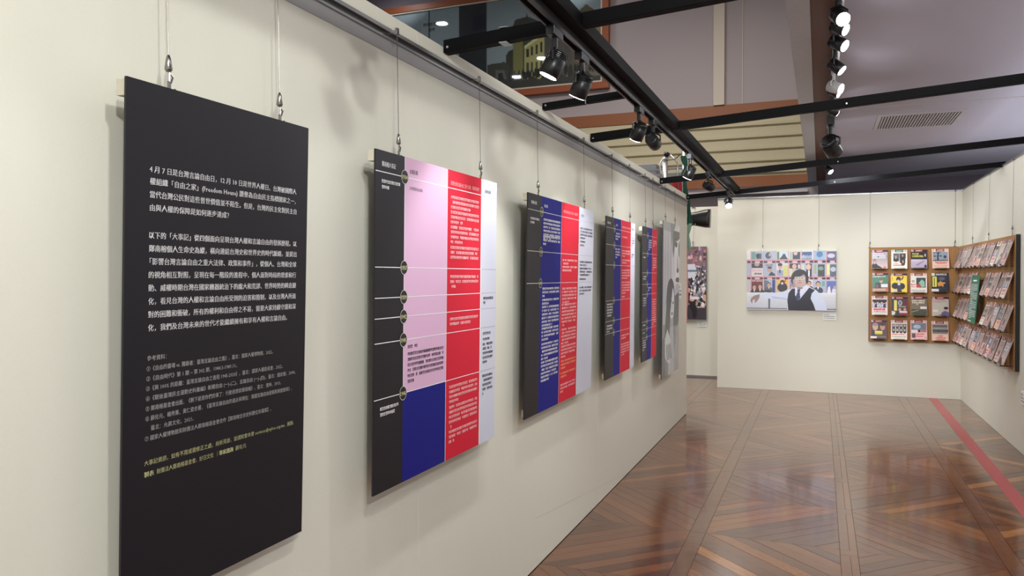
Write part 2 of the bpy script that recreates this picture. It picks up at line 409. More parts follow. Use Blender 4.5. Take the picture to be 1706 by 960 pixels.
BX0 = XL + .002
b1 = beam('cross_beam', 2.706, XL + .001, XR + .02, 2.436, 'black cross beam nearest the camera, over the picture of the old building')
for x in (.235, .25): pass
MB().box((.235, -.004, .068), (.268, .05, .071)).box((.235, -.004, .012), (.268, .05, .015)).build('steel_clip', M['steel'], b1)
b2 = beam('cross_beam', 3.857, XL + .001, -.90, 2.43, 'short black cross beam ending at the lamp track', h=.034)
MB().box((.235, -.003, .012), (.239, .048, .052)).build('steel_clip', M['steel'], b2)
beam('cross_beam', 4.772, XL + .001, XR + .02, 2.426, 'black cross beam passing in front of the ceiling vent', h=.051)
beam('cross_beam', 7.07, XL + .001, XR + .02, 2.414, 'black cross beam passing just below the ceiling vent', h=.052)
beam('cross_beam', 8.575, XL + .001, XR + .02, 2.408, 'farthest black cross beam, just above the end wall', h=.048)
lb = empty('long_beam', (-.832, 4.5, 2.417)); tag(lb, 'long black beam running above the left wall lamps', 'beam')
MB().box((-.028, -4.4, 0), (.030, 4.13, .05)).build('beam_bar', M['beam'], lb, bevel=.002)
lt = empty('lamp_track', (-.868, 4.5, 2.383)); tag(lt, 'dark metal lamp track beside the left wall', 'track')
MB().box((-.018, -4.4, .026), (.018, 4.12, .034)).box((-.018, -4.4, 0), (-.011, 4.12, .026)).box((.011, -4.4, 0), (.018, 4.12, .026)).build('track_rail', M['track'], lt)
for y in (-1.1, .4, 1.9, 3.3): MB().box((-.02, y, .034), (.01, y + .03, .06)).build('track_bracket', M['track'], lt)
rt = empty('lamp_track', (.085, 7.0, 3.045)); tag(rt, 'black lamp track fixed under the edge of the ceiling', 'track')
MB().box((-.018, -6.0, .034), (.018, 4.9, .042)).box((-.018, -6.0, .006), (-.012, 4.9, .034)).box((.012, -6.0, .006), (.018, 4.9, .034)).build('track_rail', M['black'], rt)
MB().box((.020, -6.0, .0), (.032, 4.9, .042)).build('track_cover', M['white'], rt)
for y in (-3.5, -1.2, 1.4, 3.6): MB().box((-.012, y, .042), (.012, y + .03, .055)).build('track_bracket', M['black'], rt)


def spotlight(loc, aim, label, power, color='black', s=1.0, lit=True, dropz=.12, cone=70, tint=(.93, .97, 1.0), group=None, soft=.03):
    """loc = point under the track; aim = direction of the light."""
    r = empty('track_spotlight', loc); tag(r, label, 'lamp', group)
    m = M[color]
    MB().box((-.016 * s, -.05 * s, -.035 * s), (.016 * s, .05 * s, 0)).build('adapter', m, r, bevel=.002)
    hz = -dropz * s
    MB().tube([(0, 0, -.034 * s), (0, 0, hz + .05 * s)], .011 * s, 10).build('stem', m, r)
    a = Vector(aim).normalized(); q = a.to_track_quat('-Z', 'Y')
    hd = bpy.data.objects.new('lamp_head', None)
    # housing : axis along local -Z
    mb = MB(); rad = .036 * s; prof = [(-.040, .66), (-.034, .86), (-.016, .93), (-.014, 1.0), (.05, 1.0), (.052, .92)]
    mb.tube([(0, 0, -z * s) for z, k in prof], [rad * k for z, k in prof], 20)
    T = Matrix.Translation((0, 0, hz)) @ q.to_matrix().to_4x4()
    me = mb.mesh('housing', m, False); me.transform(T)
    for p in me.polygons: p.use_smooth = len(p.vertices) == 4
    ho = mesh_obj('housing', me, None, r)
    for k in range(4):      # cooling ribs
        rb = MB().tube([(0, 0, (.034 - k * .006) * s), (0, 0, (.031 - k * .006) * s)], rad * .97, 18); me = rb.mesh('cooling_rib', m); me.transform(T); mesh_obj('cooling_rib', me, None, ho)
    lm = MB().tube([(0, 0, -.0505 * s), (0, 0, -.0535 * s)], rad * .86, 20).mesh('lens', M['lens'] if lit else M['lensdim']); lm.transform(T); mesh_obj('lens', lm, None, r)
    # yoke ring
    x = Vector(q @ Vector((1, 0, 0))); c = Vector((0, 0, hz)); top = Vector((0, 0, hz + .052 * s))
    pts = [c + x * rad * 1.12, c + x * rad * 1.15 + Vector((0, 0, .03 * s)), top, c - x * rad * 1.15 + Vector((0, 0, .03 * s)), c - x * rad * 1.12]
    MB().tube(pts, .005 * s, 6).build('yoke', m, r)
    bpy.data.objects.remove(hd)
    if power:
        l = bpy.data.lights.new('spot', 'SPOT'); l.energy = power; l.color = tint; l.spot_size = R(cone); l.spot_blend = .75; l.shadow_soft_size = soft
        lo = bpy.data.objects.new('spot', l); COL.objects.link(lo)
        p = Vector(loc) + Vector((0, 0, hz)) + a * (.064 * s); lo.location = p; lo.rotation_euler = q.to_euler()
    return r


TX, TZ = -.868, 2.388
LL = [  # y, target point, label
    (2.585, (-1.365, 2.5, 1.25), 'lit black spotlight on the left track, nearest, in front of the old building picture', 11, True),
    (2.92, (-1.365, 3.1, 1.3), 'lit black spotlight, second on the left track, by the picture frame corner', 11, True),
    (3.945, (-1.365, 4.3, 1.35), 'lit black spotlight below the rust brown band, third on the left track', 11, True),
    (4.30, (-.35, 10.8, .9), 'black spotlight with its face turned away, fourth on the left track', 75, True),
    (5.625, (-1.365, 5.8, 1.3), 'black spotlight beside the green cloth strip, fifth on the left track', 11, True),
    (6.58, (1.15, 10.8, 1.0), 'black spotlight sixth on the left track, above the portrait', 85, True),
    (8.12, (-.75, 7.55, 1.6), 'brightly lit black spotlight at the far end of the left track', 22, True)]
for y, t, lab, pw, lit in LL:
    p = Vector((TX, y, TZ - .12)); spotlight((TX, y, TZ), Vector(t) - p, lab, pw, lit=lit)
# lamps on the same track nearer than the frame shows
for y, t, pw in ((.55, (-1.365, 1.2, 1.0), 3), (1.55, (-1.365, 2.2, 1.2), 4)):
    spotlight((TX, y, TZ), Vector(t) - Vector((TX, y, TZ - .12)), 'black spotlight on the left track, out of the photograph toward the viewer', pw, group='near track spotlights')
RX, RZ = .085, 3.05
RL = [(4.52, (.45, -1.0, -.75), 'black', 'brightest round spotlight facing the camera, nearest on the ceiling track', 30, True, 1.15),
      (4.78, (1, -.45, -.62), 'black', 'lit spotlight second on the ceiling track, half behind the brightest one', 12, True, 1.0),
      (5.05, (1, -.5, -.7), 'black', 'lit spotlight third on the ceiling track, with a ring on its left', 12, True, 1.1),
      (5.60, (.9, -.2, -.85), 'black', 'black spotlight fourth on the ceiling track, above the white one', 16, True, 1.1),
      (6.20, (1, -.5, -.5), 'white', 'white spotlight on the ceiling track', 14, True, 1.15),
      (6.45, (1, -.3, -.6), 'black', 'small lit spotlight just behind the white one', 14, True, .95),
      (7.15, (.9, .5, -.5), 'black', 'unlit looking black spotlight half hidden behind the vent side beam', 14, True, 1.0),
      (8.15, (.35, .8, -.55), 'black', 'large black spotlight hanging between the two long cross beams', 50, True, 2.2),
      (10.0, (.6, .3, -.8), 'black', 'small black spotlight just below the lower cross beam', 8, True, 1.0),
      (10.9, (.6, -.35, -.75), 'black', 'last small spotlight at the far end of the ceiling track', 8, True, 1.15)]
for y, a, c, lab, pw, lit, s in RL: spotlight((RX, y, RZ), a, lab, pw, c, s, lit)
for x, y, z, t, pw, cn in ((.45, .35, 3.09, (-1.365, 1.7, .8), 44, 105), (1.5, -1.3, 3.09, (-1.365, 3.4, 1.0), 135, 85), (.6, 2.2, 3.09, (-1.365, 5.4, .9), 52, 80)):
    sp = spotlight((x, y, z), Vector(t) - Vector((x, y, z - .12)), 'black ceiling spotlight out of the photograph toward the viewer', pw, 'black', group='near ceiling spotlights', cone=cn, tint=(.98, 1, .96), soft=.07)


# ------------------------------------------------------------------ printed lettering
_tc = bpy.data.curves.new('text', 'FONT'); _to = bpy.data.objects.new('text', _tc); COL.objects.link(_to); _tc.resolution_u = 1


def glyphs(body, off=0.0):
    _tc.body = body; _tc.offset = off
    dg = bpy.context.evaluated_depsgraph_get(); dg.update()
    me = bpy.data.meshes.new_from_object(_to.evaluated_get(dg))
    n = len(me.vertices); co = np.zeros(n * 3); me.vertices.foreach_get('co', co); co = co.reshape(-1, 3)[:, :2]
    fs = [tuple(p.vertices) for p in me.polygons]; bpy.data.meshes.remove(me); return co, fs


class Ink:      # flat lettering in panel coordinates (u right, v down)
    def __init__(s): s.v = []; s.f = []
    def text(s, body, u0, v, u1=None, em=.014, off=0.008, center=False):
        co, fs = glyphs(body, 0); w = co[:, 0].max() - co[:, 0].min(); x0 = co[:, 0].min()
        kx = (u1 - u0) / w if u1 else em / .92
        if center: u0 -= w * kx / 2
        ky = em / .92
        for q in ((-off, off) if off else (0,)):
            n = len(s.v)
            s.v += [(u0 + (x - x0) * kx + q * em, v - (y - .38) * ky) for x, y in co]; s.f += [tuple(n + i for i in f) for f in fs]
    def rect(s, u0, v0, u1, v1):
        n = len(s.v); s.v += [(u0, v0), (u0, v1), (u1, v1), (u1, v0)]; s.f.append((n, n + 1, n + 2, n + 3))
    def ring(s, u, v, r, w, n=32):
        b = len(s.v)
        for k in range(n):
            a = 2 * math.pi * k / n; s.v += [(u + math.cos(a) * r, v + math.sin(a) * r), (u + math.cos(a) * (r - w), v + math.sin(a) * (r - w))]
        for k in range(n):
            i = b + 2 * k; j = b + 2 * ((k + 1) % n); s.f.append((i, i + 1, j + 1, j))
    def disc(s, u, v, r, n=32):
        b = len(s.v); s.v += [(u + math.cos(2 * math.pi * k / n) * r, v - math.sin(2 * math.pi * k / n) * r) for k in range(n)]; s.f.append(tuple(range(b, b + n)))
    def marks(s, u0, v, u1, em=.0115):     # a row of small unreadable characters
        u = u0; t = em * .12
        while u < u1 - em * .7:
            if random.random() < .07: u += em; continue
            w = em * .84; a, b = v - em * .45, v + em * .45
            k = random.randrange(4)
            s.rect(u, a + em * .1 * random.random(), u + w, a + em * .1 + t)
            s.rect(u + w * random.uniform(.1, .5), a, u + w * random.uniform(.1, .5) * 0 + w * .5 + t, b) if k == 3 else s.rect(u + w * .45, a, u + w * .45 + t, b)
            s.rect(u + em * .05, v - t * .5, u + w, v + t * .5)
            if k != 0: s.rect(u, a + em * .2, u + t, b - em * .05)
            if k != 1: s.rect(u + w - t, a + em * .15, u + w, b)
            if k != 2: s.rect(u, b - t, u + w, b)
            u += em
    def build(s, name, m, parent, T, h):
        if not s.v: return
        me = bpy.data.meshes.new(name); me.from_pydata([tuple(T @ Vector((u, -v, h))) for u, v in s.v], [], s.f)
        me.materials.append(m); o = mesh_obj(name, me, None, parent)
        if 'lettering' in name: o['kind'] = 'stuff'
        return o


PN = {1: (1.141, 1.724, -1.270, -1.298, 1.914, .830), 2: (2.060, 3.018, -1.27, -1.283, 1.912, .836), 3: (3.396, 4.532, -1.27, -1.290, 1.912, .842),
      4: (4.817, 5.645, -1.27, -1.278, 1.905, .85), 5: (5.914, 6.482, -1.27, -1.278, 1.905, .85), 6: (6.747, 7.59, -1.27, -1.281, 2.005, .615)}


def panel_root(n, label, name='display_board'):
    y0, y1, xt, xb, zt, zb = PN[n]; w = y1 - y0; h = math.hypot(xt - xb, zt - zb); a = math.atan2(xt - xb, zt - zb)
    # local x -> +Y world, local y -> up along the board, local z -> out of the wall (+X)
    up = Vector((math.sin(a), 0, math.cos(a))); rx = Vector((0, 1, 0)); nz = rx.cross(up)
    r = empty(name, (xt, y0, zt)); T = Matrix((rx, up, nz)).transposed()
    r.rotation_euler = T.to_euler(); tag(r, label, 'board', None)
    return r, w, h


I4 = Matrix.Identity(4)


def board_body(r, w, h, face=None, edge=M['edge'], t=.006):
    MB().box((0, -h, -t), (w, 0, -.0005)).build('face_board', edge, r)
    bt = .03; ins = .003
    for a, b in (((ins, -.036), (w - ins, -ins)), ((ins + .04, -h + ins), (w - ins - .04, -h + .036))):
        MB().box((a[0], a[1], -bt), (b[0], b[1], -t - .0003)).build('backing_bar', M['backing'], r)


def field(r, name, m, u0, v0, u1, v1, hz=0):
    MB().quad((u0, -v1, hz), (u1, -v1, hz), (u1, -v0, hz), (u0, -v0, hz)).build(name, m, r)


# --- board 1: black text board
r, w, h = panel_root(1, 'tall black board covered with white text, nearest on the left wall')
board_body(r, w, h); field(r, 'printed_sheet', M['charcoal'], 0, 0, w, h)
ink = Ink(); L1 = [
    ('4 月 7 日是台灣言論自由日，12 月 10 日是世界人權日、台灣被國際人', .0584, .1746, .535), ('權組織「自由之家」(Freedom House) 讚譽為自由民主指標國家之一，', .0597, .1995, .533),
    ('當代台灣公民對這些普世價值並不陌生。但是，台灣的民主化對民主自', .0599, .2263, .5367), ('由與人權的保障是如何逐步達成？', .0603, .2534, .2887),
    ('以下的「大事記」從四個面向呈現台灣人權和言論自由的發展歷程。以', .0589, .3101, .5396), ('鄭南榕個人生命史為縱，橫向連結台灣史和世界史的時代脈絡，並提出', .0593, .3373, .5401),
    ('「影響台灣言論自由之重大法律、政策和事件」，從個人、台灣和全球', .0615, .3640, .54), ('的視角相互對照，呈現在每一階段的進程中，個人面對時局的思索和行', .0594, .3917, .5394),
    ('動、威權時期台灣在國家機器統治下的龐大和荒謬、世界時勢的瞬息變', .059, .4188, .5399), ('化，看見台灣的人權和言論自由所受到的迫害和箝制，以及台灣人所面', .0594, .4464, .5398),
    ('對的困難和衝破，所有的權利和自由得之不易，需要大家持續守護和深', .0591, .4737, .5403), ('化，我們及台灣未來的世代才能繼續擁有和享有人權和言論自由。', .0595, .5012, .5053)]
for b, u0, v, u1 in L1: ink.text(b, u0, v, u1, .0142, .018)
ink.build('body_lettering', M['inkw'], r, I4, .0006)
ink = Ink(); L2 = [
    ('參考資料：', .0582, .5639, .1086), ('①《自由的靈魂 vs. 獨裁者：臺灣言論自由之路》，臺北：國家人權博物館，2022。', .057, .5853, .4515), ('②《自由時代》第 1 期 ~ 第 302 期，1984.3-1989.11。', .0565, .6060, .3223),
    ('③《與 100% 的距離：臺灣言論自由之進程 1945-2020》，臺北：國家人權委員會，2022。', .056, .6264, .4913), ('④《戰後臺灣民主運動史料彙編》新聞自由 (一)-(二)、言論自由 (一)-(四)，臺北：國史館，2004。', .0562, .6472, .5438),
    ('⑤ 鄭南榕基金會出版，《剩下就是你們的事了：行動思想家鄭南榕》，臺北：書林，2013。', .0559, .6680, .4854), ('⑥ 薛化元、楊秀菁、黃仁姿合著，《臺灣言論自由的過去與現在：我國言論自由發展及制度變革》，', .0555, .6888, .5301),
    ('臺北：允晨文化，2021。', .0696, .7095, .1875), ('⑦ 國家人權博物館和財團法人鄭南榕基金會合作【鄭南榕全宗史料數位化檔案】。', .0545, .7300, .4485)]
for b, u0, v, u1 in L2: ink.text(b, u0, v, u1, .0108, .004)
ink.build('reference_lettering', M['inkg'], r, I4, .0006)
ink = Ink(); ink.text('大事記資訊，如有不周或需修正之處，尚祈見諒，並請知會本會 services@nylon.org.tw，謝謝。', .0538, .7808, .5408, .0112, .004)
ink.text('製表', .0541, .8045, .079, .0112, .03); ink.text('財團法人鄭南榕基金會、好日文化  ｜', .0865, .8045, .262, .0112, .004); ink.text('專家諮詢', .268, .8045, .314, .0112, .03); ink.text('薛化元', .322, .8045, .3586, .0112, .004)
tag(ink.build('credit_lettering', M['inky'], r, I4, .0006), 'pale yellow lettering')

# --- timeline boards
PITCH = .0184


def timeline(n, label, cols, colm, rows, blocks, years, split=None, heads=True, cr=.0235):
    r, w, h = panel_root(n, label); board_body(r, w, h)
    cols = list(cols) + [w]
    cn = {'charcoal': 'charcoal_column', 'pink': 'pink_column', 'blue': 'blue_column', 'red': 'red_column', 'pale': 'pale_column'}
    for i, c in enumerate(colm):
        if split and c == 'pink':
            field(r, 'pink_column', M['pink'], cols[i], 0, cols[i + 1], split); field(r, 'blue_column', M['blue'], cols[i], split, cols[i + 1], h)
        else: field(r, cn[c], M[c], cols[i], 0, cols[i + 1], h)
    rm = M['inkw'] if n < 3 else M['inkg']
    def line(nm, m, *q):
        a = Ink(); a.rect(*q); a.build(nm, m, r, I4, .0006)
    for v in rows:
        line('rule_line', rm, 0, v - .0013, cols[-2] if colm[-1] == 'pale' else w, v + .0013)
        if colm[-1] == 'pale': line('thin_rule_line', M['inkd'], cols[-2], v - .0008, w, v + .0008)
    for i, c in enumerate(colm):
        if i >= 2: line('column_edge_line', rm, cols[i] - .0016, 0, cols[i] + (.0016 if c != 'pale' else .005), h)
    if colm[1] == 'pink': line('column_edge_line', rm, cols[1] - .001, 0, cols[1] + .002, split or h)
    for v, y in zip(rows, years):
        D = Ink(); D.disc(cols[1], v, cr); d = D.build('year_disc', M['disc'], r, I4, .0009)
        D = Ink(); D.ring(cols[1], v, cr, .002); D.build('year_ring', M['inkg'], d, I4, .0012)
        D = Ink(); D.text(y, cols[1], v, None, .0185, .03, center=True); D.build('year_number', M['inky'], d, I4, .0014)
    if heads:
        a = Ink(); a.text('鄭南榕大事記', .036 * w / .958, .041, .12 if n < 5 else .13, .0165, .02)
        if colm[1] == 'blue': a.text('台灣記事', cols[1] + .035, .044, cols[1] + .09, .0155, .0)
        a.build('heading_lettering', M['inkw'], r, I4, .0008)
        a = Ink(); ir = colm.index('red'); a.text('影響台灣言論自由之重大法律、政策和事件', cols[ir] + .028, .047, cols[ir + 1] - .022, .0155, .01); a.build('red_column_heading', M['inkl'], r, I4, .0008)
        a = Ink()
        if colm[1] == 'pink': a.text('台灣記事', cols[1] + .033, .044, cols[1] + .088, .0155, .0)
        if colm[-1] == 'pale': a.text('世界記事', cols[-2] + .035, .047, cols[-2] + .095, .0145, .0)
        a.build('dark_heading_lettering', M['inkk'], r, I4, .0008)
    inks = {}
    for ci, v0, nl, key, last in blocks:
        a = inks.setdefault(key, Ink()); u0 = cols[ci] + (.03 if ci else .036); u1 = cols[ci + 1] - (.022 if ci else .03)
        for k in range(nl):
            e = u1 if k < nl - 1 else u0 + (u1 - u0) * last
            a.marks(u0, v0 + k * PITCH, e)
    nm = {'inkw': 'body_lettering', 'inkl': 'red_column_lettering', 'inkk': 'dark_body_lettering', 'inko': 'orange_lettering', 'inkr': 'red_date_lettering'}
    for k, a in inks.items(): a.build(nm[k], M[k], r, I4, .0007)
    return r


r2 = timeline(2, 'timeline board with a pink column, second on the left wall', (0, .179, .4935, .798), ('charcoal', 'pink', 'red', 'pale'),
         (.0667, .3644, .4615, .5259, .6033, .7794),
         [(2, .0984, 3, 'inkl', .7), (2, .154, 3, 'inkl', .4), (2, .2095, 4, 'inkl', .4), (2, .2851, 4, 'inkl', .1), (2, .3943, 3, 'inkl', .2), (2, .5527, 2, 'inkl', .75),
          (2, .8065, 4, 'inkl', .35), (2, .8827, 5, 'inkl', .08), (2, .9749, 3, 'inkl', .2), (1, .6284, 1, 'inkk', .3), (1, .6524, 6, 'inkk', .2),
          (3, .4828, 2, 'inkk', .2), (3, .6271, 1, 'inkk', .8), (3, .6504, 1, 'inkk', .7), (3, .6713, 5, 'inkk', .4), (3, .8011, 5, 'inkk', .1),
          (0, .0947, 2, 'inkw', .45), (0, .8104, 2, 'inkw', .8)], ('1934', '1937', '1939', '1942', '1945', '1946'), split=.7794)
a = Ink(); a.text('日本殖民統治台灣。', .2135, .0992, .305, .0115, 0); a.build('dark_note_lettering', M['inkk'], r2, I4, .0008)
B3 = [(1, .1119, 6, 'inkw', .45), (1, .2136 - .018, 3, 'inkw', .2), (1, .455, 3, 'inkw', .15), (1, .5116, 2, 'inkw', .4), (1, .5472, 6, 'inkw', .6), (1, .6551, 4, 'inkw', .4), (1, .7326, 5, 'inkw', .4), (1, .8241, 6, 'inkw', .5),
      (2, .3068, 2, 'inkl', .4), (2, .3434, 2, 'inkl', .6), (2, .4597, 5, 'inkl', .5), (2, .5466, 7, 'inkl', .2), (2, .6804, 5, 'inkl', .5), (2, .7718, 4, 'inkl', .3), (2, .8507, 3, 'inko', .3), (2, .9156, 2, 'inko', .4), (2, .978, 3, 'inkl', .2),
      (3, .119, 4, 'inkk', .4), (3, .1951, 1, 'inkk', .4), (3, .2157, 1, 'inkk', .3), (3, .3113, 2, 'inkk', .6), (3, .3492, 3, 'inkk', .8), (3, .41, 1, 'inkk', .5), (3, .4583, 3, 'inkk', .4), (0, .118, 2, 'inkw', .5)]
timeline(3, 'timeline board with a blue column, hung between the pink one and a narrower one', (0, .192, .509, .826), ('charcoal', 'blue', 'red', 'pale'), (.077, .2729, .4277), B3, ('1947', '1948', '1949'))
B4 = [(1, .10, 3, 'inkw', .5), (1, .205, 4, 'inkw', .4), (2, .115, 1, 'inkl', .7), (2, .21, 3, 'inkl', .4), (2, .275, 2, 'inkl', .6), (2, .345, 4, 'inkl', .7), (2, .43, 5, 'inkl', .5), (2, .53, 1, 'inkl', .4), (2, .80, 2, 'inkl', .6), (2, .86, 5, 'inkl', .4),
      (0, .57, 5, 'inkw', .8), (0, .71, 3, 'inkw', .5), (3, .11, 4, 'inkk', .3), (3, .23, 2, 'inkk', .4)]
timeline(4, 'timeline board with a blue column and six year rings, fourth on the left wall', (0, .2148, .4013, .6926), ('charcoal', 'blue', 'red', 'pale'), (.0716, .1808, .3134, .5471, .6807, .7611), B4, ('1950', '1951', '1952', '1953', '1954', '1955'))
B5 = [(1, .10, 5, 'inkw', .5), (2, .10, 3, 'inkl', .5), (2, .24, 6, 'inkl', .5), (2, .58, 12, 'inkl', .4), (0, .24, 1, 'inkw', .8), (0, .39, 2, 'inkw', .8), (0, .56, 4, 'inkw', .8), (0, .77, 1, 'inkw', .8), (0, .83, 1, 'inkw', .6), (0, .89, 5, 'inkw', .5), (1, .48, 2, 'inkw', .5)]
timeline(5, 'narrow timeline board with eight year rings, next to the black and white portrait', (0, .184, .363), ('charcoal', 'blue', 'red'), (.0653, .2086, .3603, .4508, .5289, .7443, .8026, .8688), B5, ('1956', '1957', '1958', '1959', '1960', '1961', '1962', '1963'), heads=False)


# ------------------------------------------------------------------ painted prints (colour grids on flat sheets)
class Pic:
    def __init__(s, w, h, bg, sx=(0, 1), sy=(0, 1)):
        s.w, s.h = w, h; s.a = np.zeros((h, w, 3)); s.a[:] = bg
        X = sx[0] + (np.arange(w) + .5) / w * (sx[1] - sx[0]); Y = sy[0] + (np.arange(h) + .5) / h * (sy[1] - sy[0]); s.X, s.Y = np.meshgrid(X, Y)
    def put(s, m, c, k=1.0): s.a[m] = s.a[m] * (1 - k) + np.array(c) * k; return s
    def rect(s, x0, y0, x1, y1, c, k=1.0): return s.put((s.X >= x0) & (s.X < x1) & (s.Y >= y0) & (s.Y < y1), c, k)
    def ell(s, x, y, rx, ry, c, k=1.0, ang=0):
        ca, sa = math.cos(R(ang)), math.sin(R(ang)); dx, dy = s.X - x, s.Y - y
        return s.put(((dx * ca + dy * sa) / rx) ** 2 + ((-dx * sa + dy * ca) / ry) ** 2 < 1, c, k)
    def poly(s, pts, c, k=1.0):
        m = np.zeros(s.X.shape, bool); n = len(pts)
        for i in range(n):
            x0, y0 = pts[i]; x1, y1 = pts[(i + 1) % n]
            if y0 == y1: continue
            m ^= ((s.Y >= min(y0, y1)) & (s.Y < max(y0, y1))) & (s.X < x0 + (s.Y - y0) * (x1 - x0) / (y1 - y0))
        return s.put(m, c, k)
    def grad(s, x0, y0, x1, y1, c0, c1):
        m = (s.X >= x0) & (s.X < x1) & (s.Y >= y0) & (s.Y < y1); t = ((s.Y - y0) / (y1 - y0))[m][:, None]; s.a[m] = np.array(c0) * (1 - t) + np.array(c1) * t; return s
    def noise(s, amt, x0=-9e9, y0=-9e9, x1=9e9, y1=9e9):
        m = (s.X >= x0) & (s.X < x1) & (s.Y >= y0) & (s.Y < y1); s.a[m] += (rng.random((m.sum(), 1)) - .5) * amt; return s
    def row(s, x0, y0, x1, y1, c, n=10):     # broken strokes like a headline
        w = (x1 - x0) / n
        for i in range(n): s.rect(x0 + i * w, y0 + (y1 - y0) * random.random() * .2, x0 + i * w + w * .78, y1, c, random.uniform(.75, 1))
        return s
    def mesh(s, name, W_, H_, m):      # local: x right 0..W, z up 0..H, faces -Y
        w, h = s.w, s.h
        x = np.linspace(0, W_, w); z = np.linspace(H_, 0, h); XX, ZZ = np.meshgrid(x, z)
        v = np.stack([XX.ravel(), np.zeros(w * h), ZZ.ravel()], 1)
        i = (np.arange(h - 1)[:, None] * w + np.arange(w - 1)[None]).ravel(); f = np.stack([i, i + w, i + w + 1, i + 1], 1)
        me = bpy.data.meshes.new(name); me.from_pydata(v.tolist(), [], f.tolist())
        c = np.clip(s.a, 0, 255) / 255; c = np.where(c < .04045, c / 12.92, ((c + .055) / 1.055) ** 2.4).reshape(-1, 3)
        at = me.color_attributes.new('ink', 'FLOAT_COLOR', 'POINT'); at.data.foreach_set('color', np.hstack([c, np.ones((len(c), 1))]).ravel())
        me.materials.append(m); return me


# small human figure drawings reused inside the printed covers
def bust(p, x, y, s, skin=(206, 160, 136), suit=(40, 38, 44), hair=(28, 24, 24), shirt=(226, 224, 226)):
    p.ell(x, y + 1.25 * s, .95 * s, .75 * s, suit); p.poly([(x - .2 * s, y + .5 * s), (x + .2 * s, y + .5 * s), (x, y + 1.1 * s)], shirt)
    p.ell(x, y - .06 * s, .47 * s, .58 * s, hair); p.ell(x, y + .06 * s, .38 * s, .48 * s, skin)
    p.rect(x - .22 * s, y - .02 * s, x + .22 * s, y + .04 * s, hair, .5)


# --- portrait of the man in front of magazine covers (far wall)
K = (885 / 6, 600 / 6)
p = Pic(312, 214, (206, 150, 160), (150, 1035), (160, 760))
xs = [112, 197, 322, 447, 572, 697, 819, 938, 1060]
for rI, (y0, y1) in enumerate(((110, 248), (262, 416), (430, 582))):
    for cI in range(8):
        x0, x1 = xs[cI] + 4, xs[cI + 1] - 6
        base = random.choice([(206, 214, 220), (190, 186, 190), (222, 222, 222), (168, 180, 200), (214, 206, 200)])
        p.rect(x0, y0, x1, y1, base)
        if rI:
            p.rect(x0, y0, x1, y0 + 20, (84, 34, 50)); p.rect(x0 + 34, y0 + 2, x1 - 34, y0 + 20, (214, 176, 184)); p.rect(x0 + 4, y0 + 4, x0 + 16, y0 + 18, (28, 26, 30)); p.rect(x1 - 20, y0 + 4, x1 - 3, y0 + 18, (30, 26, 36))
dk = (44, 46, 60)
p.rect(201, 170, 240, 243, (110, 150, 140)); p.rect(248, 185, 300, 240, (70, 74, 86)); p.ell(262, 210, 18, 22, (40, 44, 54)); p.ell(370, 208, 30, 34, (60, 66, 92)); p.ell(385, 200, 12, 16, (190, 170, 160))
p.rect(455, 172, 566, 246, (196, 214, 226)); p.poly([(480, 246), (505, 215), (520, 190), (540, 195), (545, 215), (566, 246)], dk); p.rect(455, 172, 480, 246, (84, 120, 96))
p.rect(612, 175, 686, 246, (50, 54, 74)); p.ell(640, 186, 20, 22, (206, 180, 170)); p.rect(584, 175, 606, 246, (160, 186, 160)); p.rect(703, 175, 800, 246, (70, 92, 140)); p.row(703, 205, 800, 240, (196, 200, 214), 8)
p.rect(824, 165, 925, 246, (140, 184, 220)); p.ell(875, 200, 30, 30, (90, 120, 160)); p.rect(944, 170, 1035, 262, (98, 92, 128)); p.ell(985, 215, 36, 22, (200, 196, 214))
p.rect(201, 285, 314, 335, (40, 40, 48)); p.ell(255, 300, 26, 16, (180, 150, 140)); p.row(203, 345, 312, 370, (224, 150, 156), 7); p.rect(201, 372, 314, 412, (218, 206, 204)); p.row(228, 380, 305, 400, (90, 80, 80), 8)
p.row(345, 292, 418, 318, (120, 100, 110), 4); p.poly([(370, 412), (400, 370), (440, 398), (440, 412)], dk); p.ell(384, 350, 24, 28, (188, 150, 134)); p.ell(384, 330, 24, 12, (60, 54, 56))
p.ell(490, 320, 22, 28, (206, 164, 140)); p.ell(488, 300, 24, 16, (30, 30, 34)); p.rect(455, 355, 520, 412, (150, 156, 190)); p.rect(520, 310, 566, 412, (206, 206, 120)); p.rect(478, 350, 492, 385, dk)
p.rect(582, 288, 690, 345, (60, 20, 30)); p.ell(630, 320, 22, 26, (214, 170, 150)); p.rect(582, 340, 610, 412, (214, 206, 180)); p.rect(662, 300, 686, 340, (190, 200, 210))
p.rect(745, 292, 800, 420, (44, 34, 44)); p.ell(768, 325, 24, 30, (222, 178, 160)); p.rect(700, 300, 728, 416, (200, 206, 190)); p.poly([(752, 360), (790, 360), (800, 424), (745, 424)], dk); p.rect(765, 360, 780, 420, (236, 236, 240))
p.rect(860, 300, 925, 420, (58, 66, 66)); p.rect(824, 300, 846, 390, (150, 170, 110)); p.ell(888, 340, 24, 20, (120, 150, 130)); p.noise(60, 850, 300, 925, 420)
p.rect(975, 300, 1035, 420, (80, 92, 116)); p.rect(944, 300, 970, 400, (220, 220, 150)); p.ell(1005, 350, 26, 24, (180, 190, 200)); p.noise(50, 975, 300, 1035, 420)
p.rect(201, 452, 314, 582, (116, 40, 46)); p.row(205, 456, 312, 472, (230, 200, 200), 8); bust(p, 230, 530, 46); bust(p, 288, 525, 46)
p.row(332, 456, 375, 575, (60, 58, 70), 3); p.rect(412, 455, 438, 582, (52, 62, 124)); bust(p, 378, 505, 40, suit=(90, 92, 100)); p.rect(330, 560, 405, 578, (50, 30, 34))
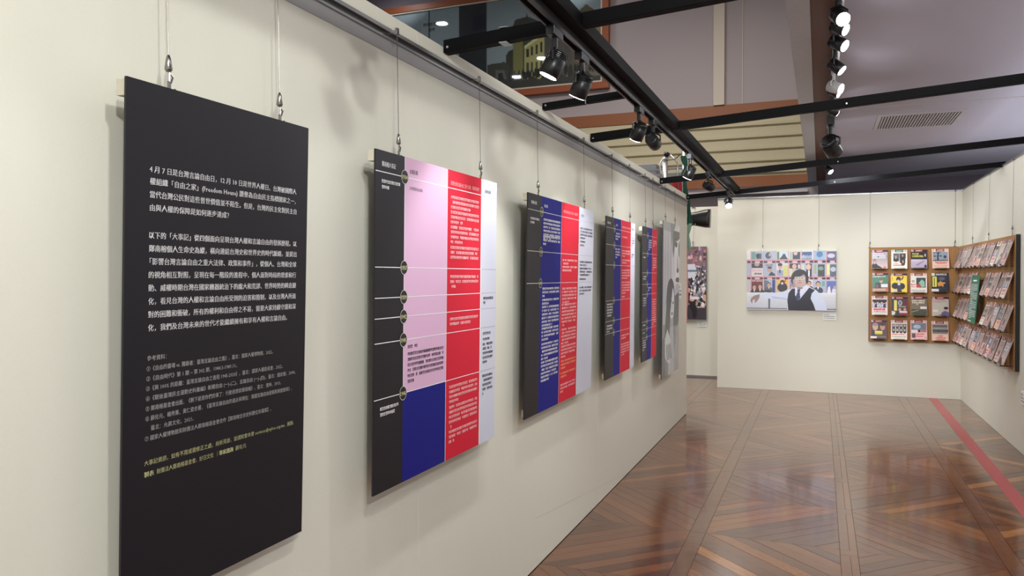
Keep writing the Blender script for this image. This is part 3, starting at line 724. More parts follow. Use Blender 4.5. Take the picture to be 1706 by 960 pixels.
p.rect(455, 452, 566, 582, (226, 182, 74)); p.ell(512, 530, 50, 48, (30, 30, 44)); p.ell(512, 478, 22, 24, (36, 34, 48)); p.ell(510, 490, 12, 12, (220, 200, 190)); p.poly([(525, 480), (545, 445), (552, 450), (535, 486)], (170, 40, 60))
p.rect(580, 455, 640, 582, (150, 140, 160)); bust(p, 606, 520, 30); p.rect(745, 450, 815, 560, (200, 200, 206)); bust(p, 776, 492, 44)
bust(p, 862, 498, 50, suit=(56, 64, 84)); p.rect(900, 465, 928, 520, (110, 160, 150)); p.rect(944, 465, 1035, 585, (96, 112, 176)); p.poly([(948, 585), (958, 525), (975, 515), (985, 585)], (230, 224, 224)); p.ell(1022, 530, 16, 20, (190, 150, 150)); p.poly([(1000, 540), (1035, 545), (1035, 585), (990, 585)], (206, 212, 226))
p.grad(150, 583, 1035, 762, (218, 220, 226), (190, 192, 202)); p.rect(150, 583, 1035, 592, (230, 232, 238)); p.rect(150, 628, 1035, 634, (200, 202, 210)); p.rect(372, 645, 392, 742, (96, 104, 122)); p.rect(150, 740, 1035, 748, (70, 66, 74)); p.rect(150, 748, 1035, 762, (196, 200, 210))
p.poly([(285, 597), (400, 588), (520, 572), (600, 540), (650, 540), (600, 660), (470, 650), (350, 640), (290, 630)], (206, 214, 234)); p.poly([(400, 620), (560, 640), (560, 655), (420, 640)], (176, 186, 210))
p.poly([(285, 600), (230, 614), (198, 640), (190, 668), (204, 697), (210, 690), (214, 662), (238, 652), (232, 680), (240, 690), (262, 668), (284, 632)], (150, 124, 120))
p.poly([(600, 540), (680, 520), (760, 512), (850, 560), (900, 620), (940, 700), (950, 762), (560, 762), (560, 640)], (206, 214, 234))
p.poly([(604, 544), (636, 538), (640, 600), (660, 662), (700, 620), (776, 530), (832, 556), (800, 590), (790, 640), (820, 700), (840, 762), (572, 762), (562, 660), (572, 590)], (18, 14, 36))
p.poly([(640, 540), (750, 510), (772, 536), (690, 640), (660, 660), (638, 605)], (214, 218, 236)); p.poly([(660, 546), (690, 546), (684, 580), (690, 636), (658, 662), (640, 634), (660, 580)], (52, 56, 86))
p.ell(684, 438, 86, 90, (26, 22, 32)); p.poly([(598, 430), (600, 480), (622, 500), (625, 440)], (26, 22, 32)); p.ell(680, 458, 66, 78, (172, 146, 142)); p.ell(692, 470, 56, 62, (188, 162, 156)); p.ell(752, 455, 13, 30, (26, 22, 32)); p.ell(668, 392, 60, 30, (26, 22, 32), 1, -12); p.poly([(610, 400), (650, 385), (630, 440), (612, 460)], (26, 22, 32))
for ex in (655, 706): p.ell(ex, 437, 21, 17, (214, 206, 206), .55); p.ell(ex, 437, 9, 4, (40, 30, 36)); p.rect(ex - 18, 418, ex + 16, 422, (60, 46, 50))
p.rect(676, 432, 686, 435, (120, 110, 116)); p.ell(684, 462, 9, 6, (150, 120, 116)); p.rect(666, 480, 704, 486, (146, 82, 84)); p.ell(684, 536, 30, 10, (140, 116, 114))
p.poly([(150, 160), (185, 160), (150, 205)], (232, 230, 220))
p.noise(10)


def hung_print(name, label, cat, pic, x0, y, z0, w, h, t=.03, thick_m=None, side=0, mname='photo_print'):
    r = empty(name, (x0, y, z0)); tag(r, label, cat)
    MB().box((0, .0006, 0), (w, t, h)).build('board_core', thick_m or M['edgew'], r)
    me = pic.mesh(mname, w, h, M['photo']); mesh_obj(mname, me, None, r); return r


hung_print('photo_board', 'wide photo board of a man in a dark vest resting one arm on a sofa', 'picture', p, -.915, 10.815, 1.07, 1.106, .782)

# --- caption cards


def card(name, label, loc, w, h, rot=0, t=.004, lines=3):
    r = empty(name, loc, (0, 0, rot)); tag(r, label, 'label')
    MB().box((0, .0003, 0), (w, t, h)).build('card', M['label'], r)
    a = Ink()
    for k in range(lines): a.marks(.01, h * (.25 + .25 * k), w * (.5 if k == 0 else .9), h * .11)
    me = a.build('card_lettering', M['inkk'], r, Matrix(((1, 0, 0, 0), (0, 0, -1, 0), (0, 1, 0, h), (0, 0, 0, 1))), .0005); return r


card('caption_card', 'small white caption card below the wide photo of the man in a vest', (.036, YF - .006, .95), .16, .086, 0, .005)
card('caption_card', 'small white caption card beside the black and white portrait board', (XL + .006, 8.10, 1.285), .15, .16, R(90), .005)
card('caption_card', 'small white caption card on the right wall past the magazine board', (XR - .008, 7.985, 1.297), .125, .108, R(-90), .007)
card('caption_card', 'white card low on the right wall at the edge of the photo', (XR - .012, 7.74, .43), .18, .11, R(-90), .011)

# --- black and white double portrait board
p = Pic(170, 284, (120, 120, 124), (0, 100), (0, 170))
p.grad(0, 0, 100, 170, (150, 150, 156), (112, 112, 116))
for x, c in ((6, 200), (12, 168), (18, 205), (26, 182), (34, 206), (42, 186), (50, 150)): p.rect(x, 10, x + 7, 112, (c, c, c + 4), .75)
p.poly([(42, 0), (100, 0), (100, 22), (70, 16), (50, 26)], (118, 118, 122)); p.ell(88, 46, 38, 48, (206, 206, 208)); p.ell(100, 40, 28, 40, (224, 224, 226)); p.poly([(60, 8), (100, 8), (100, 16), (72, 18), (62, 40), (56, 30)], (60, 60, 64))
p.ell(78, 23, 9, 3.5, (30, 30, 32)); p.poly([(66, 17), (92, 15), (92, 18), (68, 20)], (36, 36, 38)); p.ell(99, 28, 6, 9, (60, 60, 64)); p.poly([(84, 30), (96, 52), (84, 54)], (166, 166, 170)); p.ell(90, 53, 7, 3, (56, 56, 58)); p.ell(90, 64, 13, 3, (70, 66, 70)); p.ell(90, 76, 16, 8, (176, 176, 180))
p.poly([(60, 84), (100, 78), (100, 112), (84, 120), (66, 110)], (64, 64, 68)); p.ell(48, 88, 26, 26, (28, 28, 30)); p.poly([(24, 88), (70, 80), (80, 132), (70, 150), (20, 150), (16, 120)], (40, 40, 43)); p.ell(57, 92, 13, 19, (206, 206, 208), 1, 8); p.poly([(40, 74), (60, 72), (52, 88), (46, 104)], (26, 26, 28))
p.ell(50, 88, 4, 1.8, (30, 30, 32)); p.ell(63, 90, 4, 1.8, (30, 30, 32)); p.ell(57, 102, 5, 1.8, (80, 70, 72)); p.ell(58, 95, 2.5, 3, (170, 170, 172)); p.poly([(46, 108), (66, 106), (74, 170), (40, 170)], (150, 150, 154))
for k in range(9): p.poly([(44 + k * 7, 118), (46 + k * 7, 116), (40 + k * 8, 170), (37 + k * 8, 170)], (214, 214, 216), .8)
p.poly([(16, 128), (30, 118), (48, 130), (56, 150), (42, 158), (26, 152), (14, 146)], (196, 196, 198))
for k in range(4): p.poly([(24 + k * 7, 136), (27 + k * 7, 134), (34 + k * 8, 152), (30 + k * 8, 153)], (70, 70, 74))
p.poly([(0, 128), (16, 124), (20, 170), (0, 170)], (84, 84, 88)); p.noise(12)
r6, w6, h6 = panel_root(6, 'tall black and white photo board of two faces, last on the left wall', 'portrait_board'); board_body(r6, w6, h6)
me = p.mesh('photo_print', w6, h6, M['photo']); me.transform(Matrix(((1, 0, 0, 0), (0, 0, 1, -h6), (0, -1, 0, 0), (0, 0, 0, 1)))); mesh_obj('photo_print', me, None, r6)

# --- crowd photo board on the rear wall
p = Pic(150, 262, (90, 88, 96), (0, 84), (0, 150))
p.rect(0, 0, 84, 45, (120, 96, 106))
for k in range(160): p.rect(*(lambda x, y, w, h: (x, y, x + w, y + h))(random.uniform(0, 80), random.uniform(0, 40), random.uniform(2, 6), random.uniform(2, 8)), random.choice([(190, 116, 104), (156, 110, 136), (70, 62, 76), (206, 176, 180), (84, 84, 106), (170, 100, 90), (120, 104, 120)]))
p.poly([(36, 36), (62, 36), (70, 66), (30, 66)], (206, 210, 222)); p.rect(34, 48, 66, 52, (110, 120, 140))
for k in range(620):
    y = 40 + random.random() ** 1.0 * 90; s = 1.0 + (y - 40) / 45; x = random.uniform(-2, 86)
    if 34 < x < 64 and y < 66: continue
    c = random.choice([(30, 26, 34), (44, 40, 50), (224, 220, 224), (206, 160, 140), (90, 96, 120), (226, 170, 60) if y > 75 and x < 40 else (150, 150, 160), (24, 22, 28)])
    p.ell(x, y, s * 1.1, s * 1.7, c)
p.rect(0, 126, 84, 150, (58, 48, 58)); p.ell(22, 112, 17, 10, (216, 216, 236)); p.ell(24, 128, 9, 18, (34, 26, 38)); p.ell(58, 118, 6, 16, (36, 28, 34)); p.ell(57, 108, 5, 5, (210, 160, 130)); p.ell(62, 106, 9, 3, (224, 224, 230)); p.ell(62, 134, 5, 14, (26, 22, 28))
p.noise(26)
hung_print('photo_board', 'tall colour photo board of a street crowd on the rear wall', 'picture', p, -2.22, 11.80, .87, .64, 1.09, .035, M['edge'])
card('caption_card', 'small white caption card below the street crowd photo', (-1.705, 11.843, .755), .13, .082, 0, .005)


# ------------------------------------------------------------------ hanging wires with hooks
def hanger(top, hook, label, group=None, rot=0.0, wall_dir=(1, 0, 0)):
    """top = point on the rail, hook = point on the upper edge of the board."""
    r = empty('hanging_wire', hook, (0, 0, rot)); tag(r, label, 'wire', group)
    Mi = Matrix.Rotation(-rot, 4, 'Z'); t = Mi @ (Vector(top) - Vector(hook))
    MB().tube([(0, 0, .083), tuple(t)], .0013, 6).build('wire', M['wire'], r)
    MB().box((t[0] - .004, t[1] - .007, t[2] - .010), (t[0] + .004, t[1] + .007, t[2] + .012)).box((t[0] - (.05 if rot == 0 else .006), t[1] - .004, t[2] - .003), (t[0], t[1] + .004, t[2] + .005)).build('rail_clip', M['chrome'], r)
    MB().tube([(0, 0, .086), (0, 0, .080), (0, 0, .055), (0, 0, .050)], [.0025, .005, .0085, .0055], 10).build('gripper', M['chrome'], r, True)
    MB().tube([(0, .003, .052), (0, .003, .0), (0, .003, -.012)], .0022, 6).tube([(0, .004, .046), (.002, .010, .040), (.002, .004, .026)], .0022, 6).build('hook_rod', M['chrome'], r)
    MB().box((-.003, -.001, .002), (.003, .004, .03)).tube([(0, .002, .004), (0, .010, .004), (.0, .018, .016)], .0025, 6).tube([(0, -.004, .012), (0, -.004, -.012)], .002, 6).tube([(0, .008, .010), (0, .008, -.012)], .002, 6).build('hook', M['chrome'], r)
    return r


names = ['black text board', 'pink timeline board', 'timeline board next after the pink one', 'fourth timeline board', 'narrow fifth timeline board', 'black and white portrait board']
HW = [(1, 1.283, 1.652), (2, 2.263, 2.932), (3, 3.635, 4.448), (4, 5.122, 5.638), (5, 6.19, 6.495), (6, 7.05, 7.55)]
for n, a, b in HW:
    for y, sd in ((a, 'near'), (b, 'far')):
        z = PN[n][4]; hanger((-1.312, y, 2.332), (-1.307, y, z - .004), '%s side steel wire holding up the %s' % (sd, names[n - 1]))
for x, lab in ((-.714, 'left wire holding up the wide photo of the man in a vest'), (-.02, 'right wire holding up the wide photo of the man in a vest'), (.586, 'left wire holding up the end wall magazine board'), (1.535, 'right wire holding up the end wall magazine board, by the corner')):
    zt = 1.852 if x < .3 else 1.875; yy = 10.832 if x < .3 else 10.838
    hanger((x, YF - .008, 2.565), (x, yy, zt), lab, rot=R(90))
for y, lab in ((10.05, 'wire nearest the corner holding the right wall magazine board'), (9.15, 'middle wire holding the right wall magazine board'), (8.10, 'wire nearest the camera holding the right wall magazine board')):
    hanger((XR - .008, y, 2.565), (XR - .014, y, 1.885), lab, rot=R(180))
hanger((-1.75, 11.842, 2.55), (-1.78, 11.82, 1.96), 'wire holding up the street crowd photo')

# ------------------------------------------------------------------ magazines
MW, MH, MT = .186, .246, .006


def cover(bg, style='A', rim=(204, 108, 112), mast=(140, 22, 36)):
    p = Pic(62, 84, bg)
    p.rect(0, 0, 1, .022, rim); p.rect(0, 0, .03, 1, rim, .6); p.rect(.965, 0, 1, 1, rim, .6)
    if style == 'A':
        p.rect(0, .02, 1, .135, (60, 16, 26)); p.rect(.22, .02, .72, .16, mast); p.rect(.05, .03, .17, .13, (226, 220, 214)); p.poly([(.07, .12), (.12, .04), (.15, .05), (.1, .13)], (24, 20, 24)); p.rect(.78, .03, .95, .10, (34, 26, 34))
    else:
        p.rect(.03, .02, .97, .14, (236, 220, 206)); p.rect(.25, .02, .75, .145, mast); p.poly([(.07, .12), (.12, .04), (.15, .05), (.1, .13)], (24, 20, 24)); p.ell(.87, .08, .06, .04, (206, 110, 96)); p.ell(.87, .08, .035, .025, (236, 220, 206))
    return p


C = {}
p = cover((176, 166, 176)); p.grad(.03, .3, .965, .97, (150, 146, 158), (216, 190, 186)); p.row(.08, .19, .75, .25, (224, 220, 220), 9); p.rect(.06, .30, .86, .47, (228, 226, 226)); p.rect(.08, .32, .84, .45, (190, 190, 192)); p.ell(.42, .38, .05, .03, (40, 36, 40)); bust(p, .2, .62, .18); p.poly([(.03, .82), (.25, .74), (.65, .95), (.65, .98), (.03, .98)], (34, 30, 36)); p.ell(.8, .92, .1, .05, (216, 130, 60)); C['a1'] = p
p = cover((236, 232, 220), 'B', (60, 120, 90), (24, 96, 64)); p.rect(.14, .2, .5, .62, (96, 96, 104)); bust(p, .3, .36, .14); p.rect(.52, .2, .88, .48, (70, 62, 64)); bust(p, .7, .3, .1); p.rect(.54, .48, .86, .7, (60, 40, 36)); bust(p, .72, .6, .12); p.row(.15, .7, .45, .74, (200, 60, 50), 5); p.row(.15, .78, .8, .84, (200, 44, 40), 9); C['a2'] = p
p = cover((40, 34, 34)); p.rect(.06, .2, .94, .5, (26, 24, 26)); p.row(.12, .2, .5, .27, (222, 220, 96), 5); p.row(.12, .3, .78, .42, (206, 200, 84), 8); p.rect(.84, .24, .88, .38, (236, 230, 220)); p.grad(.03, .52, .965, .97, (200, 186, 206), (176, 160, 180)); p.poly([(.3, .8), (.8, .58), (.84, .62), (.4, .86)], (150, 138, 156)); p.ell(.88, .88, .07, .08, (44, 40, 50)); p.row(.06, .56, .55, .6, (226, 214, 226), 8); C['a3'] = p
p = cover((232, 196, 180), 'B', (214, 140, 130)); p.rect(.06, .17, .94, .62, (140, 156, 168)); p.poly([(.36, .17), (.44, .2), (.38, .4), (.42, .6), (.3, .6), (.3, .4)], (50, 54, 66)); p.row(.06, .56, .94, .63, (52, 52, 62), 9); p.row(.1, .18, .55, .23, (50, 44, 52), 3); p.row(.12, .35, .62, .4, (50, 44, 52), 3); p.ell(.76, .42, .09, .08, (60, 62, 72)); p.row(.2, .66, .9, .73, (206, 50, 50), 8); p.row(.3, .74, .86, .79, (214, 70, 60), 8); p.row(.15, .84, .9, .9, (196, 166, 120), 10); C['a4'] = p
p = cover((70, 130, 106)); p.row(.06, .18, .84, .24, (226, 224, 216), 10); p.poly([(.15, .9), (.2, .55), (.45, .5), (.6, .7), (.55, .9)], (76, 66, 76)); p.ell(.56, .42, .1, .12, (206, 166, 134)); p.ell(.56, .36, .1, .06, (120, 100, 90)); p.rect(.55, .6, .95, .76, (230, 226, 226)); p.rect(.03, .82, .97, .98, (204, 160, 140)); p.ell(.3, .72, .1, .12, (110, 90, 100)); p.rect(.84, .8, .95, .96, (206, 90, 70)); C['b1'] = p
p = cover((240, 214, 76)); p.ell(.28, .66, .22, .16, (44, 42, 56)); p.ell(.68, .68, .18, .16, (44, 42, 56)); p.ell(.48, .32, .14, .13, (44, 42, 56)); p.ell(.47, .4, .08, .06, (220, 190, 180)); p.poly([(.38, .98), (.4, .5), (.62, .5), (.66, .98)], (60, 56, 72)); p.poly([(.62, .32), (.76, .16), (.8, .2), (.68, .38)], (110, 36, 60)); p.ell(.5, .56, .08, .07, (214, 214, 226)); p.rect(.05, .88, .4, .98, (226, 214, 216)); p.rect(.08, .2, .11, .4, (160, 140, 40)); C['b2'] = p
p = cover((238, 230, 220), 'B'); p.rect(.36, .24, .9, .74, (56, 72, 66)); p.poly([(.5, .5), (.68, .32), (.84, .44), (.86, .7), (.66, .72)], (150, 190, 170)); p.rect(.36, .56, .6, .74, (196, 70, 70)); p.ell(.18, .42, .08, .06, (60, 120, 90)); p.ell(.18, .42, .04, .03, (230, 226, 214)); p.row(.05, .55, .33, .62, (206, 60, 60), 3); p.row(.07, .67, .33, .72, (206, 60, 60), 3); p.row(.08, .84, .9, .93, (186, 170, 160), 10); C['b3'] = p
p = Pic(62, 84, (40, 40, 54)); p.row(.25, .03, .9, .14, (186, 186, 190), 6); p.rect(.02, .02, .2, .17, (226, 220, 206)); p.rect(.06, .2, .3, .72, (232, 222, 80)); p.rect(.14, .26, .2, .68, (60, 56, 40)); p.poly([(.34, .52), (.46, .48), (.52, .4), (.6, .48), (.84, .5), (.68, .6), (.7, .72), (.54, .66), (.4, .7)], (216, 150, 70)); p.ell(.6, .3, .18, .09, (90, 92, 112)); p.rect(0, .82, .42, .95, (234, 230, 226)); p.row(.4, .78, .85, .8, (90, 90, 96), 5); p.noise(24); C['b4'] = p
p = cover((238, 222, 214), 'B'); p.rect(.06, .2, .94, .62, (40, 38, 48)); [p.ell(.12 + .13 * k, .38 + .05 * (k % 2), .055, .06, (214, 190, 176)) for k in range(7)]; [p.ell(.14 + .13 * k, .52, .06, .1, random.choice([(200, 204, 224), (230, 228, 232), (60, 60, 80)])) for k in range(7)]; p.row(.14, .64, .84, .76, (214, 40, 84), 7); p.row(.14, .8, .9, .86, (140, 140, 130), 12); p.rect(.14, .9, .9, .91, (150, 150, 140)); C['c1'] = p
p = cover((70, 62, 66)); p.rect(.18, .2, .36, .74, (236, 224, 120)); p.ell(.54, .34, .12, .14, (206, 206, 214)); p.ell(.54, .34, .08, .1, (120, 116, 130)); p.rect(.7, .2, .94, .55, (110, 40, 50)); p.row(.42, .5, .9, .55, (214, 206, 206), 8); p.ell(.52, .68, .08, .08, (210, 160, 140)); p.ell(.82, .66, .08, .08, (214, 150, 130)); p.rect(.5, .74, .95, .84, (232, 206, 206)); p.poly([(.05, .75), (.3, .8), (.2, .97), (.05, .97)], (226, 220, 220)); p.rect(.5, .86, .95, .97, (130, 46, 56)); p.poly([(.25, .82), (.45, .78), (.5, .97), (.22, .97)], (60, 60, 70)); C['c2'] = p
p = cover((116, 106, 82)); p.row(.08, .19, .88, .27, (240, 232, 214), 8); p.row(.1, .29, .84, .38, (240, 232, 214), 7); p.rect(.06, .4, .94, .66, (126, 116, 96)); p.poly([(.3, .4), (.46, .38), (.44, .5)], (190, 180, 160)); p.rect(.58, .54, .95, .66, (238, 226, 226)); p.rect(.06, .68, .94, .97, (70, 74, 60)); p.noise(50, .06, .68, .94, .97); p.poly([(.06, .8), (.5, .7), (.5, .73), (.06, .84)], (180, 150, 90)); C['c3'] = p
p = cover((198, 190, 178)); p.row(.1, .22, .82, .26, (190, 110, 96), 12); p.row(.12, .29, .6, .32, (200, 130, 116), 7); p.ell(.8, .66, .13, .14, (204, 170, 152)); p.ell(.82, .59, .13, .07, (36, 32, 38)); p.ell(.78, .9, .24, .16, (96, 96, 140)); p.rect(.06, .68, .36, .78, (226, 220, 196)); p.row(.44, .91, .8, .97, (120, 50, 56), 4); C['c4'] = p
p = cover((90, 70, 76)); p.ell(.3, .36, .17, .2, (206, 166, 146)); p.ell(.3, .25, .17, .08, (150, 140, 140)); p.ell(.74, .36, .15, .18, (196, 150, 130)); p.ell(.74, .24, .15, .08, (70, 60, 60)); p.poly([(.06, .9), (.1, .6), (.3, .56), (.34, .9)], (60, 56, 70)); p.rect(.28, .58, .72, .74, (226, 214, 70)); p.row(.26, .58, .74, .64, (240, 232, 120), 5); p.row(.28, .68, .72, .76, (200, 186, 56), 4); p.rect(0, .86, .38, .97, (232, 226, 226)); p.row(.42, .82, .95, .92, (130, 126, 110), 8); C['d1'] = p
p = cover((240, 228, 216), 'B')
for k in range(8): x = .08 + (k % 4) * .22; y = .2 + (k // 4) * .23; p.rect(x, y, x + .2, y + .2, random.choice([(96, 90, 92), (70, 70, 74), (120, 112, 108)])); p.ell(x + .1, y + .09, .055, .06, (196, 180, 168)); p.ell(x + .1, y + .2, .08, .05, (50, 48, 54))
p.row(.08, .7, .84, .76, (206, 90, 80), 10); p.row(.08, .82, .9, .87, (150, 146, 130), 14); p.rect(.1, .9, .88, .92, (206, 196, 180)); C['d2'] = p
p = cover((232, 188, 184), 'B'); p.rect(.06, .17, .94, .5, (116, 126, 140)); p.ell(.4, .34, .22, .1, (176, 190, 204)); p.noise(36, .06, .17, .94, .5); p.rect(.45, .5, .6, .62, (40, 26, 30)); p.rect(.62, .5, .94, .62, (180, 120, 110)); p.rect(.08, .5, .42, .62, (236, 220, 220)); p.rect(.08, .68, .3, .9, (96, 76, 90)); p.row(.36, .68, .84, .74, (206, 50, 60), 6); p.row(.36, .79, .74, .85, (206, 50, 60), 4); p.poly([(.8, .78), (.96, .92), (.92, .93)], (90, 70, 70)); C['d3'] = p
p = cover((226, 190, 170), 'B'); p.rect(.06, .18, .94, .66, (130, 124, 120)); p.rect(.06, .24, .94, .28, (80, 76, 76)); [p.ell(.12 + .1 * k, .5, .045, .08, (60, 58, 64)) for k in range(9)]; p.row(.1, .36, .9, .42, (180, 172, 166), 9); p.row(.38, .72, .68, .79, (206, 56, 50), 3); p.row(.25, .82, .82, .88, (206, 50, 50), 6); p.row(.3, .91, .76, .96, (206, 60, 50), 6); C['d4'] = p
CM = {k: v.mesh('cover_print', MW, MH, M['cover']) for k, v in C.items()}
_a = Ink(); _a.text('自由時代', MW * .5, .0195, None, .0165, .03, center=True)
MAST = bpy.data.meshes.new('masthead_lettering'); MAST.from_pydata([(u, -.0006, MH - v) for u, v in _a.v], [], _a.f); MAST.materials.append(M['mred'])
BODY = MB().box((0, .0004, 0), (MW, MT, MH)).mesh('page_block', M['paper'])


def magazine(key, loc, rz, lean, label, group, roll=0.0, mast=True):
    o = empty('magazine', loc); o.rotation_euler = (Matrix.Rotation(rz, 4, 'Z') @ Matrix.Rotation(-lean, 4, 'X') @ Matrix.Rotation(roll, 4, 'Y')).to_euler()
    tag(o, label, 'magazine', group)
    mesh_obj('page_block', BODY, None, o); mesh_obj('cover_print', CM[key], None, o)
    if mast: mesh_obj('masthead_lettering', MAST, None, o)
    return o


# boards
pbf = empty('magazine_board', (.58, YF - .02, .69)); tag(pbf, 'brown perforated board holding sixteen magazines on the end wall', 'board')
MB().box((0, -.012, 0), (.995, .018, 1.185)).build('perforated_panel', M['peg'], pbf)
MB().box((0, -.014, 1.185), (.995, .018, 1.19)).box((-.004, -.014, 0), (0, .018, 1.19)).build('panel_edging', M['brown'], pbf)
pbr = empty('magazine_board', (XR - .02, 10.80, .69), (0, 0, R(-90))); tag(pbr, 'brown perforated board holding rows of magazines on the right wall', 'board')
MB().box((0, -.010, 0), (2.94, .018, 1.19)).build('perforated_panel', M['peg'], pbr)
MB().box((2.94, -.014, -.002), (2.948, .018, 1.192)).build('panel_edging', M['edge'], pbr)
xs = (.602, .826, 1.046, 1.278); zs = (1.613, 1.318, 1.026, .727); dx = {('a', 0): 0, ('b', 0): .012, ('c', 0): .002, ('d', 0): -.004}
lab = {'a1': 'seated man in a dark suit below a white headline box', 'a2': 'green masthead above three framed portraits', 'a3': 'yellow headline on black over a pale lilac photo', 'a4': 'salmon pink border, blue grey crowd photo and red headline',
       'b1': 'green background and a leaning man in a dark jacket', 'b2': 'bright yellow background and a dark drawn soldier', 'b3': 'white ground, red headlines and a green tinted photo', 'b4': 'black ground, yellow vertical strip and orange star shape',
       'c1': 'group of people in a night photo over a pink headline', 'c2': 'yellow vertical strip and an oval portrait on dark ground', 'c3': 'two white headline rows over an olive photo', 'c4': 'plain beige ground and a man in the lower right corner',
       'd1': 'two large faces with a yellow headline between', 'd2': 'eight small portraits in two rows', 'd3': 'stormy grey photo and a small portrait lower left', 'd4': 'grey group photo over three red headline rows'}
for i, rw in enumerate('abcd'):
    for c in range(4):
        k = rw + str(c + 1); x = xs[c] + dx.get((rw, c), 0) + random.uniform(-.004, .004); z = zs[i] + random.uniform(-.004, .004)
        magazine(k, (x, YF - .088, z), 0, R(11.5), 'magazine with ' + lab[k], 'magazines on the end wall board', R(random.uniform(-.8, .8)))
        lx = x - .58
        MB().box((lx + .03, -.086, z - .69 - .012), (lx + .035, -.012, z - .69 - .008)).box((lx + .03, -.09, z - .69 - .012), (lx + MW - .03, -.012, z - .69 - .009)).box((lx + .03, -.092, z - .69 - .012), (lx + MW - .03, -.089, z - .69 + .012)).build('acrylic_holder', M['clear'], pbf)
for q in range(8):
    b0 = random.choice([(206, 176, 170), (190, 160, 158), (214, 190, 180), (176, 156, 160)]); p = cover(b0, 'AB'[q % 2], (190, 116, 112), (150, 56, 64))
    p.rect(.06, .2, .94, .2 + random.uniform(.3, .5), random.choice([(120, 104, 106), (150, 136, 134), (104, 92, 100), (166, 150, 150)])); bust(p, random.uniform(.3, .7), .42, .17, suit=(70, 62, 68))
    p.row(.1, .72, .85, .79, (186, 90, 88), 7); p.row(.1, .84, .8, .9, (150, 124, 120), 9); p.noise(40)
    CM['m%d' % q] = p.mesh('cover_print', MW, MH, M['cover'])
rk = ['m%d' % q for q in range(8)] + ['a1', 'c1', 'd3', 'd4', 'a4', 'c4', 'd2']
ordn = ['first', 'second', 'third', 'fourth', 'fifth', 'sixth', 'seventh', 'eighth', 'ninth', 'tenth', 'eleventh', 'last']
keys = list(C.keys())
for i, rn in enumerate(('top', 'second', 'third', 'bottom')):
    for c in range(12):
        y = 10.745 - c * .2395 + random.uniform(-.008, .008); z = zs[i] + .004
        if i in (1, 2) and c in (5, 6): continue
        k = rk[(c * 4 + i * 7 + c // 3) % 15]
        magazine(k, (XR - .112, y, z), R(-90), R(random.uniform(17, 19)), 'magazine on the right wall board, %s row, %s from the corner' % (rn, ordn[c]), 'magazines on the right wall board', R(random.uniform(-1.2, 1.2)))
        lx = 10.80 - y
        MB().box((lx + .03, -.104, z - .69 - .012), (lx + MW - .03, -.010, z - .69 - .009)).box((lx + .03, -.106, z - .69 - .012), (lx + MW - .03, -.103, z - .69 + .012)).build('acrylic_holder', M['clear'], pbr)
    
# green notice over the middle rows
g = empty('notice_poster', (1.478, 9.60, 1.025), (0, 0, R(-90))); g.rotation_euler = (Matrix.Rotation(R(-90), 4, 'Z') @ Matrix.Rotation(R(-5), 4, 'X')).to_euler(); tag(g, 'green notice poster with white text over the middle rows of magazines', 'poster')
MB().box((0, .0006, 0), (.44, .006, .505)).build('poster_sheet', M['green_p'], g)
a = Ink(); a.rect(.12, .05, .32, .065)
for k in range(20): a.marks(.04, .10 + k * .0185, .40 if k % 5 != 4 else .2, .0125)
a.rect(.04, .48, .22, .49)
a.build('poster_lettering', M['inkw'], g, Matrix(((1, 0, 0, 0), (0, 0, -1, 0), (0, 1, 0, .505), (0, 0, 0, 1))), .0004)

# ------------------------------------------------------------------ ceiling vent
v = empty('ceiling_vent', (.52, 8.42, ZC)); tag(v, 'rectangular slatted air vent in the low ceiling', 'vent')
w_, d_ = .765, .80
MB().box((0, 0, -.012), (w_, .045, 0)).box((0, d_ - .045, -.012), (w_, d_, 0)).box((0, .045, -.012), (.035, d_ - .045, 0)).box((w_ - .035, .045, -.012), (w_, d_ - .045, 0)).build('vent_frame', M['vent'], v)
MB().box((.035, .045, -.002), (w_ - .035, d_ - .045, -.0005)).build('vent_backing', M['ventd'], v)
for k in range(26):
    x = .045 + k * .0264; MB().box((x, .045, -.011), (x + .013, d_ - .045, -.003)).build('vent_slat', M['vent'], v)

# ------------------------------------------------------------------ large framed photograph on the upper wall
F = empty('framed_picture', (-9.6, YU - .10, 4.97)); tag(F, 'huge wood framed picture of an old building behind glass, high on the upper wall', 'picture')
FW, FH = 9.6 - 3.62, 7.0 - 4.97
ft = .125
for a_, b_ in (((0, 0), (FW, ft)), ((0, FH - ft), (FW, FH)), ((0, ft), (ft, FH - ft)), ((FW - ft, ft), (FW, FH - ft))):
    MB().box((a_[0], -.03, a_[1]), (b_[0], .09, b_[1])).build('frame_bar', M['frame'], F, bevel=.006)
mt = .028
mb = MB(); x0, z0, x1, z1 = ft, ft, FW - ft, FH - ft
for a_, b_ in (((x0, z0), (x1, z0 + mt)), ((x0, z1 - mt), (x1, z1)), ((x0, z0 + mt), (x0 + mt, z1 - mt)), ((x1 - mt, z0 + mt), (x1, z1 - mt))): mb.box((a_[0], -.014, a_[1]), (b_[0], -.007, b_[1]))
mb.build('mount', M['mount'], F)
px0, px1 = -9.6 + ft + mt, -3.62 - ft - mt; pz0, pz1 = 4.97 + ft + mt, 7.0 - ft - mt
p = Pic(420, 134, (96, 104, 104), (px0, px1), (pz1, pz0))
p.grad(px0, pz0, px1, pz1, (96, 104, 104), (96, 104, 104)); sky = (128, 140, 142)
p.put(p.Y > 0, sky); p.rect(-6.67, pz0, -6.07, pz1, (38, 42, 48)); p.rect(-6.35, 6.35, -6.1, 6.62, (26, 28, 46)); p.rect(-7.335, 6.3, -7.31, 7, (40, 44, 48))
def P_(pts, c): p.poly(pts, c)
